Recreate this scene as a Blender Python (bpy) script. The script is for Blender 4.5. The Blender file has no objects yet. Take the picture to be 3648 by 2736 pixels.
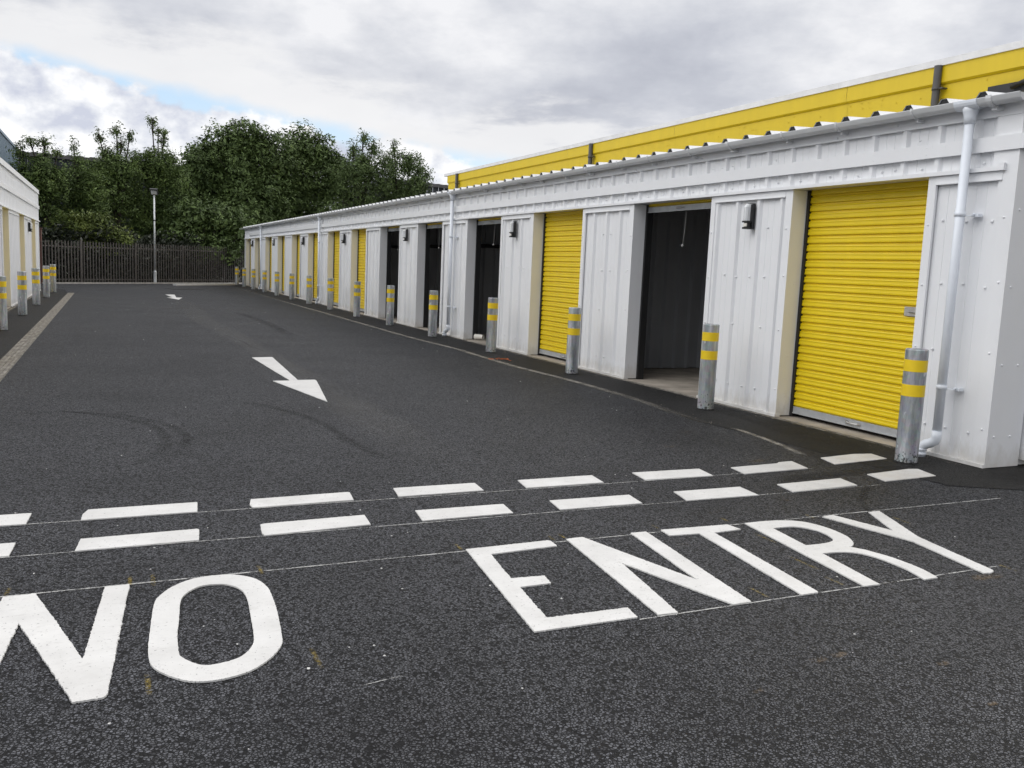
import bpy, bmesh, math, random
from mathutils import Vector, Matrix, noise
from mathutils.geometry import delaunay_2d_cdt
R = math.radians
random.seed(7)
sc = bpy.context.scene
col = sc.collection

# ------------------------------------------------------------------ helpers
class MB:
    """collects geometry and links it as one mesh object"""
    def __init__(s): s.v = []; s.f = []; s.sm = []
    def face(s, pts, smooth=False):
        n = len(s.v); s.v += [tuple(p) for p in pts]; s.f.append(tuple(range(n, n+len(pts)))); s.sm.append(smooth); return s
    def box(s, x0, x1, y0, y1, z0, z1):
        if x0 > x1: x0, x1 = x1, x0
        if y0 > y1: y0, y1 = y1, y0
        n = len(s.v)
        s.v += [(x0,y0,z0),(x1,y0,z0),(x1,y1,z0),(x0,y1,z0),(x0,y0,z1),(x1,y0,z1),(x1,y1,z1),(x0,y1,z1)]
        for q in ((0,3,2,1),(4,5,6,7),(0,1,5,4),(1,2,6,5),(2,3,7,6),(3,0,4,7)):
            s.f.append(tuple(n+i for i in q)); s.sm.append(False)
        return s
    def obox(s, c, ux, uy, uz):
        """box from a centre and three half-axis vectors"""
        c, ux, uy, uz = map(Vector, (c, ux, uy, uz)); n = len(s.v)
        for k in (-1, 1):
            for a, b in ((-1,-1),(1,-1),(1,1),(-1,1)): s.v.append(tuple(c+ux*a+uy*b+uz*k))
        for q in ((0,3,2,1),(4,5,6,7),(0,1,5,4),(1,2,6,5),(2,3,7,6),(3,0,4,7)):
            s.f.append(tuple(n+i for i in q)); s.sm.append(False)
        return s
    def tube(s, path, r, seg=10, cap=True, smooth=True):
        P = [Vector(p) for p in path]; rr = r if isinstance(r, (list, tuple)) else [r]*len(P)
        n0 = len(s.v); up = None
        for i, p in enumerate(P):
            d = (P[min(i+1, len(P)-1)] - P[max(i-1, 0)]).normalized()
            if up is None: up = d.orthogonal().normalized()
            up = (up - d*up.dot(d)).normalized(); w = d.cross(up)
            for k in range(seg):
                a = 2*math.pi*k/seg; s.v.append(tuple(p + (up*math.cos(a) + w*math.sin(a))*rr[i]))
        for i in range(len(P)-1):
            for k in range(seg):
                a = n0+i*seg+k; b = n0+i*seg+(k+1) % seg
                s.f.append((a, b, b+seg, a+seg)); s.sm.append(smooth)
        if cap:
            s.f.append(tuple(n0+k for k in range(seg))[::-1]); s.sm.append(False)
            s.f.append(tuple(n0+(len(P)-1)*seg+k for k in range(seg))); s.sm.append(False)
        return s
    def lathe(s, prof, c=(0,0), seg=24, smooth=True):
        """profile of (r, z) turned about a vertical axis"""
        n0 = len(s.v)
        for r, z in prof:
            for k in range(seg):
                a = 2*math.pi*k/seg; s.v.append((c[0]+r*math.cos(a), c[1]+r*math.sin(a), z))
        for i in range(len(prof)-1):
            for k in range(seg):
                a = n0+i*seg+k; b = n0+i*seg+(k+1) % seg
                s.f.append((a, b, b+seg, a+seg)); s.sm.append(smooth)
        return s
    def dome(s, c, n, r, h, seg=6):
        """small screw head standing on point c with normal n"""
        c, n = Vector(c), Vector(n).normalized(); u = n.orthogonal().normalized(); w = n.cross(u); n0 = len(s.v)
        for rr, hh in ((r, 0), (r*.9, h*.6), (r*.45, h)):
            for k in range(seg):
                a = 2*math.pi*k/seg; s.v.append(tuple(c + (u*math.cos(a)+w*math.sin(a))*rr + n*hh))
        for i in range(2):
            for k in range(seg):
                a = n0+i*seg+k; b = n0+i*seg+(k+1) % seg
                s.f.append((a, b, b+seg, a+seg)); s.sm.append(True)
        s.f.append(tuple(n0+2*seg+k for k in range(seg))); s.sm.append(True)
        return s
    def build(s, name, mat, parent=None, label=None):
        me = bpy.data.meshes.new(name); me.from_pydata(s.v, [], s.f)
        me.polygons.foreach_set('use_smooth', s.sm); me.materials.append(mat); me.update()
        o = bpy.data.objects.new(name, me); col.objects.link(o)
        if parent is not None:
            o.parent = parent; o.matrix_parent_inverse = Matrix.Translation(-world_loc(parent))
        if label: o['label'] = label
        return o

def world_loc(o):
    v = Vector(o.location)
    while o.parent is not None: o = o.parent; v = v + Vector(o.location) if o.get('at_own_place') else v
    return v
# every thing's parts are modelled in world space; matrix_parent_inverse takes the Empty's place out again
def thing(name, label, cat, loc=(0,0,0), group=None):
    o = bpy.data.objects.new(name, None); col.objects.link(o); o.location = loc; o.empty_display_size = .2
    o['label'] = label; o['category'] = cat
    if group: o['group'] = group
    return o
def tag(o, label, cat, group=None):
    o['label'] = label; o['category'] = cat
    if group: o['group'] = group
    return o
def struct(o): o['kind'] = 'structure'; return o
def subpart(mb, name, mat, parent, label=None):
    """a sub-part under a mesh part: the part itself sits at its thing's origin offset"""
    o = mb.build(name, mat)
    o.parent = parent
    root = parent.parent
    o.matrix_parent_inverse = Matrix.Identity(4) if root is None else Matrix.Identity(4)
    if label: o['label'] = label
    return o
def copy_tree(o, parent=None):
    c = o.copy(); col.objects.link(c)
    if parent is not None: c.parent = parent
    for ch in list(o.children): copy_tree(ch, c)
    return c

# ------------------------------------------------------------------ materials
def new_mat(name):
    m = bpy.data.materials.new(name); m.use_nodes = True
    nt = m.node_tree; b = nt.nodes['Principled BSDF']
    return m, nt, b
def N(nt, t, **kw):
    n = nt.nodes.new(t)
    for k, v in kw.items():
        if k in n.inputs: n.inputs[k].default_value = v
        else: setattr(n, k, v)
    return n
def L(nt, a, b): nt.links.new(a, b)
def ramp(nt, fac, stops):
    r = nt.nodes.new('ShaderNodeValToRGB'); e = r.color_ramp.elements
    while len(e) < len(stops): e.new(.5)
    for i, (p, c) in enumerate(stops):
        e[i].position = p; e[i].color = c if len(c) == 4 else (*c, 1)
    L(nt, fac, r.inputs[0]); return r
def objco(nt): return nt.nodes.new('ShaderNodeNewGeometry').outputs['Position']
def mixc(nt, fac, a, b, typ='MIX'):
    m = nt.nodes.new('ShaderNodeMix'); m.data_type = 'RGBA'; m.blend_type = typ
    for sock, v in ((m.inputs[0], fac), (m.inputs[6], a), (m.inputs[7], b)):
        if hasattr(v, 'is_linked'): L(nt, v, sock)
        elif isinstance(v, (int, float)): sock.default_value = v
        else: sock.default_value = v if len(v) == 4 else (*v, 1)
    return m.outputs[2]
def math_(nt, op, a, b=None, clamp=False):
    m = nt.nodes.new('ShaderNodeMath'); m.operation = op; m.use_clamp = clamp
    for i, v in enumerate((a, b)):
        if v is None: continue
        if hasattr(v, 'is_linked'): L(nt, v, m.inputs[i])
        else: m.inputs[i].default_value = v
    return m.outputs[0]
def noise_(nt, co, scale, detail=3, rough=.55, w=None):
    n = nt.nodes.new('ShaderNodeTexNoise'); n.inputs['Scale'].default_value = scale; n.inputs['Detail'].default_value = detail
    n.inputs['Roughness'].default_value = rough
    if co is not None: L(nt, co, n.inputs['Vector'])
    return n
def mapping(nt, co, scale, loc=(0,0,0)):
    m = nt.nodes.new('ShaderNodeMapping'); m.inputs['Scale'].default_value = scale; m.inputs['Location'].default_value = loc
    L(nt, co, m.inputs['Vector']); return m.outputs[0]

def simple(name, c, rough=.5, metal=0, var=.06, scale=3, spec=.5, bump=0):
    m, nt, b = new_mat(name); co = objco(nt)
    n = noise_(nt, co, scale, 4)
    lo = tuple(x*(1-var) for x in c); hi = tuple(min(1, x*(1+var)) for x in c)
    L(nt, ramp(nt, n.outputs[0], [(.3, lo), (.7, hi)]).outputs[0], b.inputs['Base Color'])
    b.inputs['Roughness'].default_value = rough; b.inputs['Metallic'].default_value = metal
    b.inputs['Specular IOR Level'].default_value = spec
    if bump:
        bp = N(nt, 'ShaderNodeBump'); bp.inputs['Strength'].default_value = bump; bp.inputs['Distance'].default_value = .004
        L(nt, noise_(nt, co, 60, 3).outputs[0], bp.inputs['Height']); L(nt, bp.outputs[0], b.inputs['Normal'])
    return m

def white_sheet(name, c=(.82,.83,.85), rough=.42):
    """painted sheet: faint streaks, splashed soil along the foot, slight oil-canning"""
    m, nt, b = new_mat(name); co = objco(nt)
    st = noise_(nt, mapping(nt, co, (1.6, 1.6, .7)), 1.4, 4)
    base = ramp(nt, st.outputs[0], [(.3, tuple(x*.965 for x in c)), (.7, c)]).outputs[0]
    fine = noise_(nt, co, 38, 4)
    base = mixc(nt, .06, base, fine.outputs[1], 'SOFT_LIGHT')
    sep = N(nt, 'ShaderNodeSeparateXYZ'); L(nt, co, sep.inputs[0])
    spl = noise_(nt, mapping(nt, co, (5, 5, 2.4)), 2.4, 6, .65)
    h = math_(nt, 'MULTIPLY', sep.outputs[2], 2.4)
    d = math_(nt, 'SUBTRACT', spl.outputs[0], h)
    d = math_(nt, 'MULTIPLY', d, 2.2, True)
    base = mixc(nt, math_(nt, 'MULTIPLY', d, .38), base, (.36,.31,.22))
    scr = noise_(nt, mapping(nt, co, (9, 9, 1.1)), 9, 2, .4)
    sm = ramp(nt, scr.outputs[0], [(.72, (0,0,0)), (.76, (1,1,1))])
    base = mixc(nt, math_(nt, 'MULTIPLY', sm.outputs[0], .12), base, (.3,.3,.3))
    L(nt, base, b.inputs['Base Color'])
    b.inputs['Roughness'].default_value = rough
    bp = N(nt, 'ShaderNodeBump'); bp.inputs['Strength'].default_value = .25; bp.inputs['Distance'].default_value = .02
    L(nt, noise_(nt, mapping(nt, co, (3, 3, 1.2)), 1.6, 2).outputs[0], bp.inputs['Height']); L(nt, bp.outputs[0], b.inputs['Normal'])
    return m

M = {}
M['white'] = white_sheet('white_coated_steel')
M['white_trim'] = white_sheet('white_flashing', (.83,.84,.86), .38)
M['upvc'] = simple('white_plastic', (.78,.82,.88), .3, var=.03, scale=5)
M['gutter'] = simple('gutter_plastic', (.64,.65,.66), .35, var=.05, scale=4)
M['screw'] = simple('screw_grey', (.45,.46,.48), .4)
M['dark_void'] = simple('void_shade', (.02,.02,.022), .8)
def yellow_paint(name, c, rough, zs=(2,2,.3)):
    m, nt, b = new_mat(name); co = objco(nt)
    st = noise_(nt, mapping(nt, co, zs), 2.5, 5)
    base = ramp(nt, st.outputs[0], [(.3, tuple(x*.93 for x in c)), (.72, c)]).outputs[0]
    g = noise_(nt, co, 26, 5, .7); gm = ramp(nt, g.outputs[0], [(.66, (0,0,0)), (.76, (1,1,1))])
    base = mixc(nt, math_(nt, 'MULTIPLY', gm.outputs[0], .16), base, (.25,.18,.03))
    L(nt, base, b.inputs['Base Color']); b.inputs['Roughness'].default_value = rough
    return m
M['yellow_door'] = yellow_paint('yellow_door_coat', (.79,.585,.004), .36)
M['yellow_wall'] = yellow_paint('yellow_wall_paint', (.62,.45,.004), .5)
M['yellow_band'] = yellow_paint('yellow_reflective_band', (.85,.60,.012), .45, (6,6,6))
def galv():
    m, nt, b = new_mat('galvanised_steel'); co = objco(nt)
    v = N(nt, 'ShaderNodeTexVoronoi'); v.inputs['Scale'].default_value = 26; L(nt, co, v.inputs['Vector'])
    st = noise_(nt, mapping(nt, co, (7, 7, 1.0)), 2, 6, .65)
    base = ramp(nt, st.outputs[0], [(.30, (.20,.215,.23)), (.5, (.38,.40,.415)), (.70, (.66,.68,.695))]).outputs[0]
    base = mixc(nt, .12, base, v.outputs['Color'], 'SOFT_LIGHT')
    sep = N(nt, 'ShaderNodeSeparateXYZ'); L(nt, co, sep.inputs[0])
    spk = noise_(nt, co, 45, 3, .6)
    hz = math_(nt, 'SUBTRACT', .56, math_(nt, 'MULTIPLY', sep.outputs[2], .9))
    lim = math_(nt, 'MULTIPLY', math_(nt, 'SUBTRACT', math_(nt, 'ADD', spk.outputs[0], hz), 1.04), 14, True)
    base = mixc(nt, math_(nt, 'MULTIPLY', lim, .85), base, (.03,.028,.025))
    sp2 = noise_(nt, mapping(nt, co, (1,1,.7)), 11, 3, .5)
    w = ramp(nt, sp2.outputs[0], [(.66, (0,0,0)), (.70, (1,1,1))])
    base = mixc(nt, math_(nt, 'MULTIPLY', w.outputs[0], .6), base, (.78,.79,.80))
    L(nt, base, b.inputs['Base Color']); b.inputs['Metallic'].default_value = .5
    L(nt, ramp(nt, st.outputs[0], [(.3, (.40,.40,.40)), (.7, (.62,.62,.62))]).outputs[0], b.inputs['Roughness'])
    return m
M['galv'] = galv()
M['bar'] = simple('galvanised_bar', (.50,.52,.54), .42, .5, .12, 8)
M['steel'] = simple('bright_steel', (.55,.55,.56), .3, .8, .1, 12)
M['black'] = simple('black_plastic', (.012,.012,.013), .4)
M['guide'] = simple('black_guide', (.015,.015,.016), .5)
def clear_diffuser():
    m, nt, b = new_mat('ribbed_clear_diffuser')
    b.inputs['Base Color'].default_value = (.86,.88,.90,1); b.inputs['Roughness'].default_value = .18
    b.inputs['Transmission Weight'].default_value = .35
    co = objco(nt); w = N(nt, 'ShaderNodeTexWave'); w.bands_direction = 'Z'; w.inputs['Scale'].default_value = 30; L(nt, co, w.inputs['Vector'])
    bp = N(nt, 'ShaderNodeBump'); bp.inputs['Strength'].default_value = .3; bp.inputs['Distance'].default_value = .004
    L(nt, w.outputs[0], bp.inputs['Height']); L(nt, bp.outputs[0], b.inputs['Normal'])
    return m
M['diffuser'] = clear_diffuser()
M['liner'] = simple('galvanised_liner', (.31,.32,.335), .6, 0, .05, 2)
M['inner_steel'] = simple('interior_brace', (.22,.23,.24), .5, .3, .1, 3)
M['concrete'] = simple('concrete', (.40,.38,.35), .85, 0, .25, 4, bump=.4)
M['slab'] = simple('unit_floor_slab', (.36,.32,.27), .8, 0, .3, 3, bump=.3)
M['roof'] = simple('white_roof_sheet', (.80,.81,.82), .35, 0, .05, 2)
M['cap'] = simple('pale_roof_capping', (.66,.66,.66), .5, 0, .08, 3)
M['grey_pipe'] = simple('grey_pipe', (.07,.068,.066), .5, 0, .15, 4)
M['dark_box'] = simple('dark_tray', (.02,.021,.023), .6)
M['fence'] = simple('weathered_palisade', (.090,.080,.073), .65, .2, .25, 6)
M['post_grey'] = simple('lamp_post_galvanised', (.62,.64,.65), .45, .3, .15, 5)
M['lens'] = simple('floodlight_glass', (.55,.54,.52), .12, 0, .1, 6)
M['wood'] = simple('bare_timber', (.35,.28,.19), .8, 0, .2, 10)
M['cup'] = simple('white_cup', (.78,.76,.70), .5)
M['twine'] = simple('orange_twine', (.60,.14,.03), .7)
M['cord'] = simple('white_cord', (.30,.30,.295), .6)
M['dark_sheet'] = simple('dark_blue_sheeting', (.022,.028,.036), .55, 0, .2, 2)
M['dark_roof'] = simple('dark_roof_edge', (.10,.095,.10), .6, 0, .2, 3)
M['grille'] = simple('cast_iron_grate', (.035,.034,.033), .6, .3, .3, 12)
M['bark'] = simple('bark', (.05,.042,.033), .9, 0, .3, 8)
M['soil'] = simple('earth_and_weeds', (.035,.04,.022), .95, 0, .5, 1.5)
def bluegrey():
    m, nt, b = new_mat('blue_grey_sheeting'); co = objco(nt)
    n = noise_(nt, mapping(nt, co, (1, 1.6, .25)), 1.6, 5, .6)
    L(nt, ramp(nt, n.outputs[0], [(.3, (.12,.17,.22)), (.6, (.17,.23,.29)), (.8, (.26,.32,.38))]).outputs[0], b.inputs['Base Color'])
    b.inputs['Roughness'].default_value = .5; return m
M['bluegrey'] = bluegrey()
def brick():
    m, nt, b = new_mat('red_brick'); co = objco(nt)
    rot = N(nt, 'ShaderNodeMapping'); rot.inputs['Rotation'].default_value = (R(90), 0, 0); L(nt, co, rot.inputs['Vector'])
    t = N(nt, 'ShaderNodeTexBrick'); t.inputs['Scale'].default_value = 4.4; L(nt, rot.outputs[0], t.inputs['Vector'])
    t.inputs['Color1'].default_value = (.16,.06,.045,1); t.inputs['Color2'].default_value = (.10,.045,.036,1); t.inputs['Mortar'].default_value = (.16,.14,.12,1)
    L(nt, t.outputs[0], b.inputs['Base Color']); b.inputs['Roughness'].default_value = .9; return m
M['brick'] = brick()

def asphalt(name, c_lo, c_hi, crev, rough, dust=.35, scale=95, bump=.75, tint=(.135,.138,.148)):
    """coated stones with dark gaps, dusty drifts and worn patches"""
    m, nt, b = new_mat(name); co = objco(nt)
    wob = noise_(nt, co, 60, 2)
    vco = N(nt, 'ShaderNodeVectorMath'); vco.operation = 'MULTIPLY_ADD'
    L(nt, wob.outputs[1], vco.inputs[0]); vco.inputs[1].default_value = (.006,.006,.006); L(nt, co, vco.inputs[2])
    v = N(nt, 'ShaderNodeTexVoronoi'); v.inputs['Scale'].default_value = scale; L(nt, vco.outputs[0], v.inputs['Vector'])
    v2 = N(nt, 'ShaderNodeTexVoronoi'); v2.feature = 'DISTANCE_TO_EDGE'; v2.inputs['Scale'].default_value = scale; L(nt, vco.outputs[0], v2.inputs['Vector'])
    rnd = N(nt, 'ShaderNodeSeparateColor'); L(nt, v.outputs['Color'], rnd.inputs[0])
    stone = ramp(nt, rnd.outputs[0], [(.0, c_lo), (.85, c_hi), (.985, tuple(x*1.35 for x in c_hi))]).outputs[0]
    big = noise_(nt, co, .33, 5, .6); mid = noise_(nt, co, 2.3, 5, .65)
    stone = mixc(nt, math_(nt, 'MULTIPLY', ramp(nt, big.outputs[0], [(.42, (0,0,0)), (.72, (1,1,1))]).outputs[0], dust), stone, tint)
    stone = mixc(nt, math_(nt, 'MULTIPLY', ramp(nt, mid.outputs[0], [(.5, (0,0,0)), (.85, (1,1,1))]).outputs[0], dust*.8), stone, tint)
    dk = noise_(nt, mapping(nt, co, (1,1,1), (17,3,0)), .8, 4, .6)
    stone = mixc(nt, math_(nt, 'MULTIPLY', ramp(nt, dk.outputs[0], [(.46, (0,0,0)), (.72, (1,1,1))]).outputs[0], .55), stone, tuple(x*.5 for x in c_lo))
    gap = ramp(nt, v2.outputs[0], [(.03, (0,0,0)), (.19, (1,1,1))]).outputs[0]
    hole = ramp(nt, rnd.outputs[1], [(.12, (.0,.0,.0)), (.42, (1,1,1))]).outputs[0]
    gap = math_(nt, 'MULTIPLY', gap, hole)
    L(nt, mixc(nt, gap, crev, stone), b.inputs['Base Color'])
    rr = ramp(nt, rnd.outputs[2], [(0, (rough-.06,)*3), (1, (min(1, rough+.12),)*3)])
    L(nt, rr.outputs[0], b.inputs['Roughness'])
    L(nt, math_(nt, 'MULTIPLY', math_(nt, 'ADD', gap, .75), .28), b.inputs['Specular IOR Level'])
    hgt = math_(nt, 'ADD', math_(nt, 'MULTIPLY', gap, 1.0), math_(nt, 'MULTIPLY', rnd.outputs[1], .5))
    fn = noise_(nt, co, 240, 2); hgt = math_(nt, 'ADD', hgt, math_(nt, 'MULTIPLY', fn.outputs[0], .5))
    bp = N(nt, 'ShaderNodeBump'); bp.inputs['Strength'].default_value = bump; bp.inputs['Distance'].default_value = .006
    L(nt, hgt, bp.inputs['Height']); L(nt, bp.outputs[0], b.inputs['Normal'])
    return m
M['asphalt'] = asphalt('dark_asphalt', (.058,.060,.068), (.100,.103,.117), (.003,.003,.0035), .64, .35, 86, 1.0)
M['apron'] = asphalt('fresh_dark_tarmac', (.017,.017,.017), (.040,.039,.038), (.004,.004,.004), .75, .12, 120, .5, (.06,.055,.048))

def faded(name, c, rough, lo, hi, scale, maxa=1.0, stretch=(1,1,1)):
    """thin film on the road whose cover breaks up with noise and thins out to its edges ('edge' attribute)"""
    m, nt, b = new_mat(name); co = objco(nt)
    b.inputs['Base Color'].default_value = (*c, 1); b.inputs['Roughness'].default_value = rough
    at = N(nt, 'ShaderNodeAttribute'); at.attribute_name = 'edge'
    n = noise_(nt, mapping(nt, co, stretch), scale, 6, .7); n2 = noise_(nt, co, 70, 3, .6)
    k = math_(nt, 'ADD', math_(nt, 'MULTIPLY', n.outputs[0], .6), math_(nt, 'MULTIPLY', n2.outputs[0], .4))
    a = ramp(nt, k, [(lo, (0,0,0)), (hi, (1,1,1))]).outputs[0]
    a = math_(nt, 'MULTIPLY', math_(nt, 'MULTIPLY', a, at.outputs['Fac']), maxa)
    L(nt, a, b.inputs['Alpha']); return m
M['tyre'] = faded('tyre_rubber_film', (.010,.010,.011), .8, .36, .64, 4, .62)
M['dust'] = faded('pale_dust_film', (.19,.185,.175), .9, .34, .74, 1.4, .30)
M['grit_shade'] = faded('pale_grit_shade_film', (.30,.28,.245), .9, .36, .58, 5, .9)  # pale grit of the seam, also used as painted contact shading at wall feet
M['wet'] = faded('damp_film', (.012,.0115,.0105), .8, .30, .58, 2.2, .7)
M['chalk'] = faded('chalk_line', (.60,.60,.58), .9, .40, .56, 8, .85)
M['spray'] = faded('yellow_spray_film', (.36,.26,.03), .8, .44, .62, 40, .55)
M['clay'] = faded('clay_smear', (.24,.17,.095), .9, .46, .66, 14, .55)

def road_paint():
    m, nt, b = new_mat('white_thermoplastic'); co = objco(nt)
    n = noise_(nt, mapping(nt, co, (1, 1, 1)), 3.5, 6, .65)
    base = ramp(nt, n.outputs[0], [(.3, (.55,.545,.53)), (.65, (.665,.66,.645))]).outputs[0]
    s = noise_(nt, mapping(nt, co, (3, 8, 1)), 4, 5, .7)
    base = mixc(nt, math_(nt, 'MULTIPLY', ramp(nt, s.outputs[0], [(.56, (0,0,0)), (.72, (1,1,1))]).outputs[0], .42), base, (.36,.35,.33))
    p = noise_(nt, co, 85, 2, .6)
    base = mixc(nt, math_(nt, 'MULTIPLY', ramp(nt, p.outputs[0], [(.66, (0,0,0)), (.72, (1,1,1))]).outputs[0], .75), base, (.10,.10,.10))
    g1 = noise_(nt, mapping(nt, co, (1,1,1), (5,2,0)), 2.2, 5, .6)
    base = mixc(nt, math_(nt, 'MULTIPLY', ramp(nt, g1.outputs[0], [(.45, (0,0,0)), (.75, (1,1,1))]).outputs[0], .30), base, (.46,.45,.43))
    # soil washed over the paint beside the building
    sep = N(nt, 'ShaderNodeSeparateXYZ'); L(nt, co, sep.inputs[0])
    near = math_(nt, 'MULTIPLY', math_(nt, 'SUBTRACT', sep.outputs[0], 4.6), .5, True)
    d = noise_(nt, co, 6, 5, .7)
    base = mixc(nt, math_(nt, 'MULTIPLY', math_(nt, 'MULTIPLY', near, ramp(nt, d.outputs[0], [(.35, (0,0,0)), (.7, (1,1,1))]).outputs[0]), .6), base, (.48,.42,.33))
    L(nt, base, b.inputs['Base Color']); b.inputs['Roughness'].default_value = .6
    bp = N(nt, 'ShaderNodeBump'); bp.inputs['Strength'].default_value = .35; bp.inputs['Distance'].default_value = .004
    L(nt, noise_(nt, co, 55, 4).outputs[0], bp.inputs['Height']); L(nt, bp.outputs[0], b.inputs['Normal'])
    return m
M['paint'] = road_paint()
def channel_mat():
    m, nt, b = new_mat('worn_channel_block'); co = objco(nt)
    n = noise_(nt, mapping(nt, co, (6, 1.2, 1)), 3, 6, .7)
    L(nt, ramp(nt, n.outputs[0], [(.3, (.07,.062,.05)), (.5, (.19,.175,.15)), (.72, (.34,.32,.285))]).outputs[0], b.inputs['Base Color'])
    b.inputs['Roughness'].default_value = .9; return m
M['channel'] = channel_mat()
def leaf_mat(name, dark, light, trans=.25):
    m, nt, b = new_mat(name)
    g = N(nt, 'ShaderNodeNewGeometry'); co = g.outputs['Position']
    n = noise_(nt, co, .8, 4, .6)
    nn = math_(nt, 'MULTIPLY', math_(nt, 'SUBTRACT', n.outputs[0], .25), 1.3)
    f = math_(nt, 'ADD', math_(nt, 'MULTIPLY', g.outputs['Random Per Island'], .40), math_(nt, 'MULTIPLY', nn, .70))
    c = ramp(nt, f, [(.2, dark), (.62, light), (.92, (light[0]*1.75, light[1]*1.6, light[2]*1.5))]).outputs[0]
    L(nt, c, b.inputs['Base Color']); b.inputs['Roughness'].default_value = .55
    b.inputs['Specular IOR Level'].default_value = .28
    return m
M['leaf_ash'] = leaf_mat('ash_leaf', (.050,.080,.022), (.135,.195,.054))
M['leaf_broad'] = leaf_mat('broad_leaf', (.046,.074,.022), (.128,.186,.058))
M['leaf_pale'] = leaf_mat('pale_leaf', (.052,.082,.026), (.140,.200,.068))
M['leaf_bush'] = leaf_mat('bramble_leaf', (.055,.080,.016), (.155,.195,.042))
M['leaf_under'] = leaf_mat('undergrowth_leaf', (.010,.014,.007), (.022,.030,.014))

# ------------------------------------------------------------------ ground
g = MB(); g.face([(-1500,-1500,-.04),(1500,-1500,-.04),(1500,1500,-.04),(-1500,1500,-.04)])
struct(g.build('ground', M['soil']))
g = MB(); g.face([(-40,-40,0),(60,-40,0),(60,107,0),(-2.75,44.35,0),(-40,44.35,0)])
road = struct(g.build('road', M['asphalt']))
g = MB()
pts = []
y = 5.9
edge_pts = [(5.90,5.2),(5.84,6.2),(5.80,7.0),(5.70,7.8),(5.90,9.0),(5.92,11.1),(5.84,12.7),(5.87,14.4),(5.90,15.7),(5.80,17.7),(5.78,20.8),(5.79,27.0),(5.75,31.3),(5.80,37.5),(5.95,49.1),(6.0,51.5)]
for (x0,y0),(x1,y1) in zip(edge_pts, edge_pts[1:]):
    g.face([(x0,y0,.004),(7.0,y0,.004),(7.0,y1,.004),(x1,y1,.004)])
g.face([(5.9,5.2,.004),(5.95,4.75,.004),(6.5,4.45,.004),(9.5,4.3,.004),(9.5,5.2,.004)])
struct(g.build('pavement_apron', M['apron']))
g = MB(); g.face([(-2.6,-8,.004),(-1.38,-8,.004),(-1.38,35.6,.004),(-1.6,38.5,.004),(-2.6,39.5,.004)])
struct(g.build('pavement_strip', M['apron']))

def film(name, path, width, mat, parent, z=.003, label=None, taper=True, across=5):
    """ribbon of film lying on the road; 'edge' is 0 at its rim and 1 in the middle"""
    P = [Vector((x, y, z)) for x, y in path]
    # resample
    Q = []
    for i in range(len(P)-1):
        p0 = P[max(i-1,0)]; p1 = P[i]; p2 = P[i+1]; p3 = P[min(i+2,len(P)-1)]
        n = max(2, int((p2-p1).length/.12)) if (p2-p1).length < 4 else 12
        for k in range(n):
            t = k/n; t2 = t*t; t3 = t2*t
            Q.append(.5*((2*p1)+(p2-p0)*t+(2*p0-5*p1+4*p2-p3)*t2+(3*p1-p0-3*p2+p3)*t3))
    Q.append(P[-1])
    verts, faces, att = [], [], []
    for i, q in enumerate(Q):
        d = (Q[min(i+1,len(Q)-1)]-Q[max(i-1,0)]); d.z = 0; d.normalize(); s = Vector((-d.y, d.x, 0))
        e = min(i, len(Q)-1-i)/max(1,len(Q)*.18); e = min(1, e) if taper else 1
        w = width(i/(len(Q)-1)) if callable(width) else width
        for k in range(across):
            u = k/(across-1)*2-1
            verts.append(q+s*u*w*.5); att.append((1-u*u)*e if across > 3 else (e if abs(u) < .5 else .8*e))
    for i in range(len(Q)-1):
        for k in range(across-1):
            a = i*across+k; faces.append((a, a+1, a+across+1, a+across))
    me = bpy.data.meshes.new(name); me.from_pydata([tuple(v) for v in verts], [], faces)
    ca = me.attributes.new('edge', 'FLOAT', 'POINT'); ca.data.foreach_set('value', att)
    me.materials.append(mat); o = bpy.data.objects.new(name, me); col.objects.link(o); o.parent = parent
    if label: o['label'] = label
    return o
film('tyre_mark', [(-.9,9.2),(-.47,9.37),(-.23,9.24),(.16,8.79),(.33,8.44),(.40,8.0),(.40,7.66),(.35,7.3),(.12,6.86)], .13, M['tyre'], road, label='curved black tyre scrub mark')
film('tyre_mark', [(-.4,9.35),(.1,9.05),(.42,8.55),(.56,8.1),(.56,7.7),(.50,7.39),(.40,7.0)], .11, M['tyre'], road, z=.0035)
film('tyre_mark', [(1.1,9.75),(1.4,9.55),(1.68,8.9),(1.84,8.2),(1.87,7.4),(1.98,6.6)], .14, M['tyre'], road, label='faint tyre mark below the near arrow')
film('tyre_mark', [(3.3,18),(3.4,22),(3.2,26)], .3, M['tyre'], road)
film('dust_trail', [(2.15,38),(2.18,30),(2.06,22.7),(2.2,18.4),(2.25,15),(2.34,10.6),(2.36,7.5),(2.32,6.2)], lambda t: .62+.12*math.sin(9*t), M['dust'], road, z=.0025, label='pale dusty streak along the lane')
film('dust_trail', [(2.2,20.0),(3.9,23.1),(5.2,23.4),(6.4,23.7)], .22, M['dust'], road, z=.0028)
film('dust_trail', [(.6,26),(1.6,27),(3.0,27.2),(4.2,26.6)], .5, M['dust'], road, z=.0029)
film('crack_line', [(2.05,18.2),(2.2,16.8),(2.22,15.9),(2.35,14.9)], .022, M['tyre'], road, label='thin dark crack in the asphalt')
film('crack_line', [(1.9,24.5),(2.7,24.6),(3.3,24.4)], .07, M['tyre'], road)
film('crack_line', [(.2,31.5),(.9,31.7)], .12, M['tyre'], road)
film('dust_trail', [(-1.0,38),(0.2,40),(1.2,42.5),(1.8,46)], .6, M['dust'], road, z=.0029)
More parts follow.
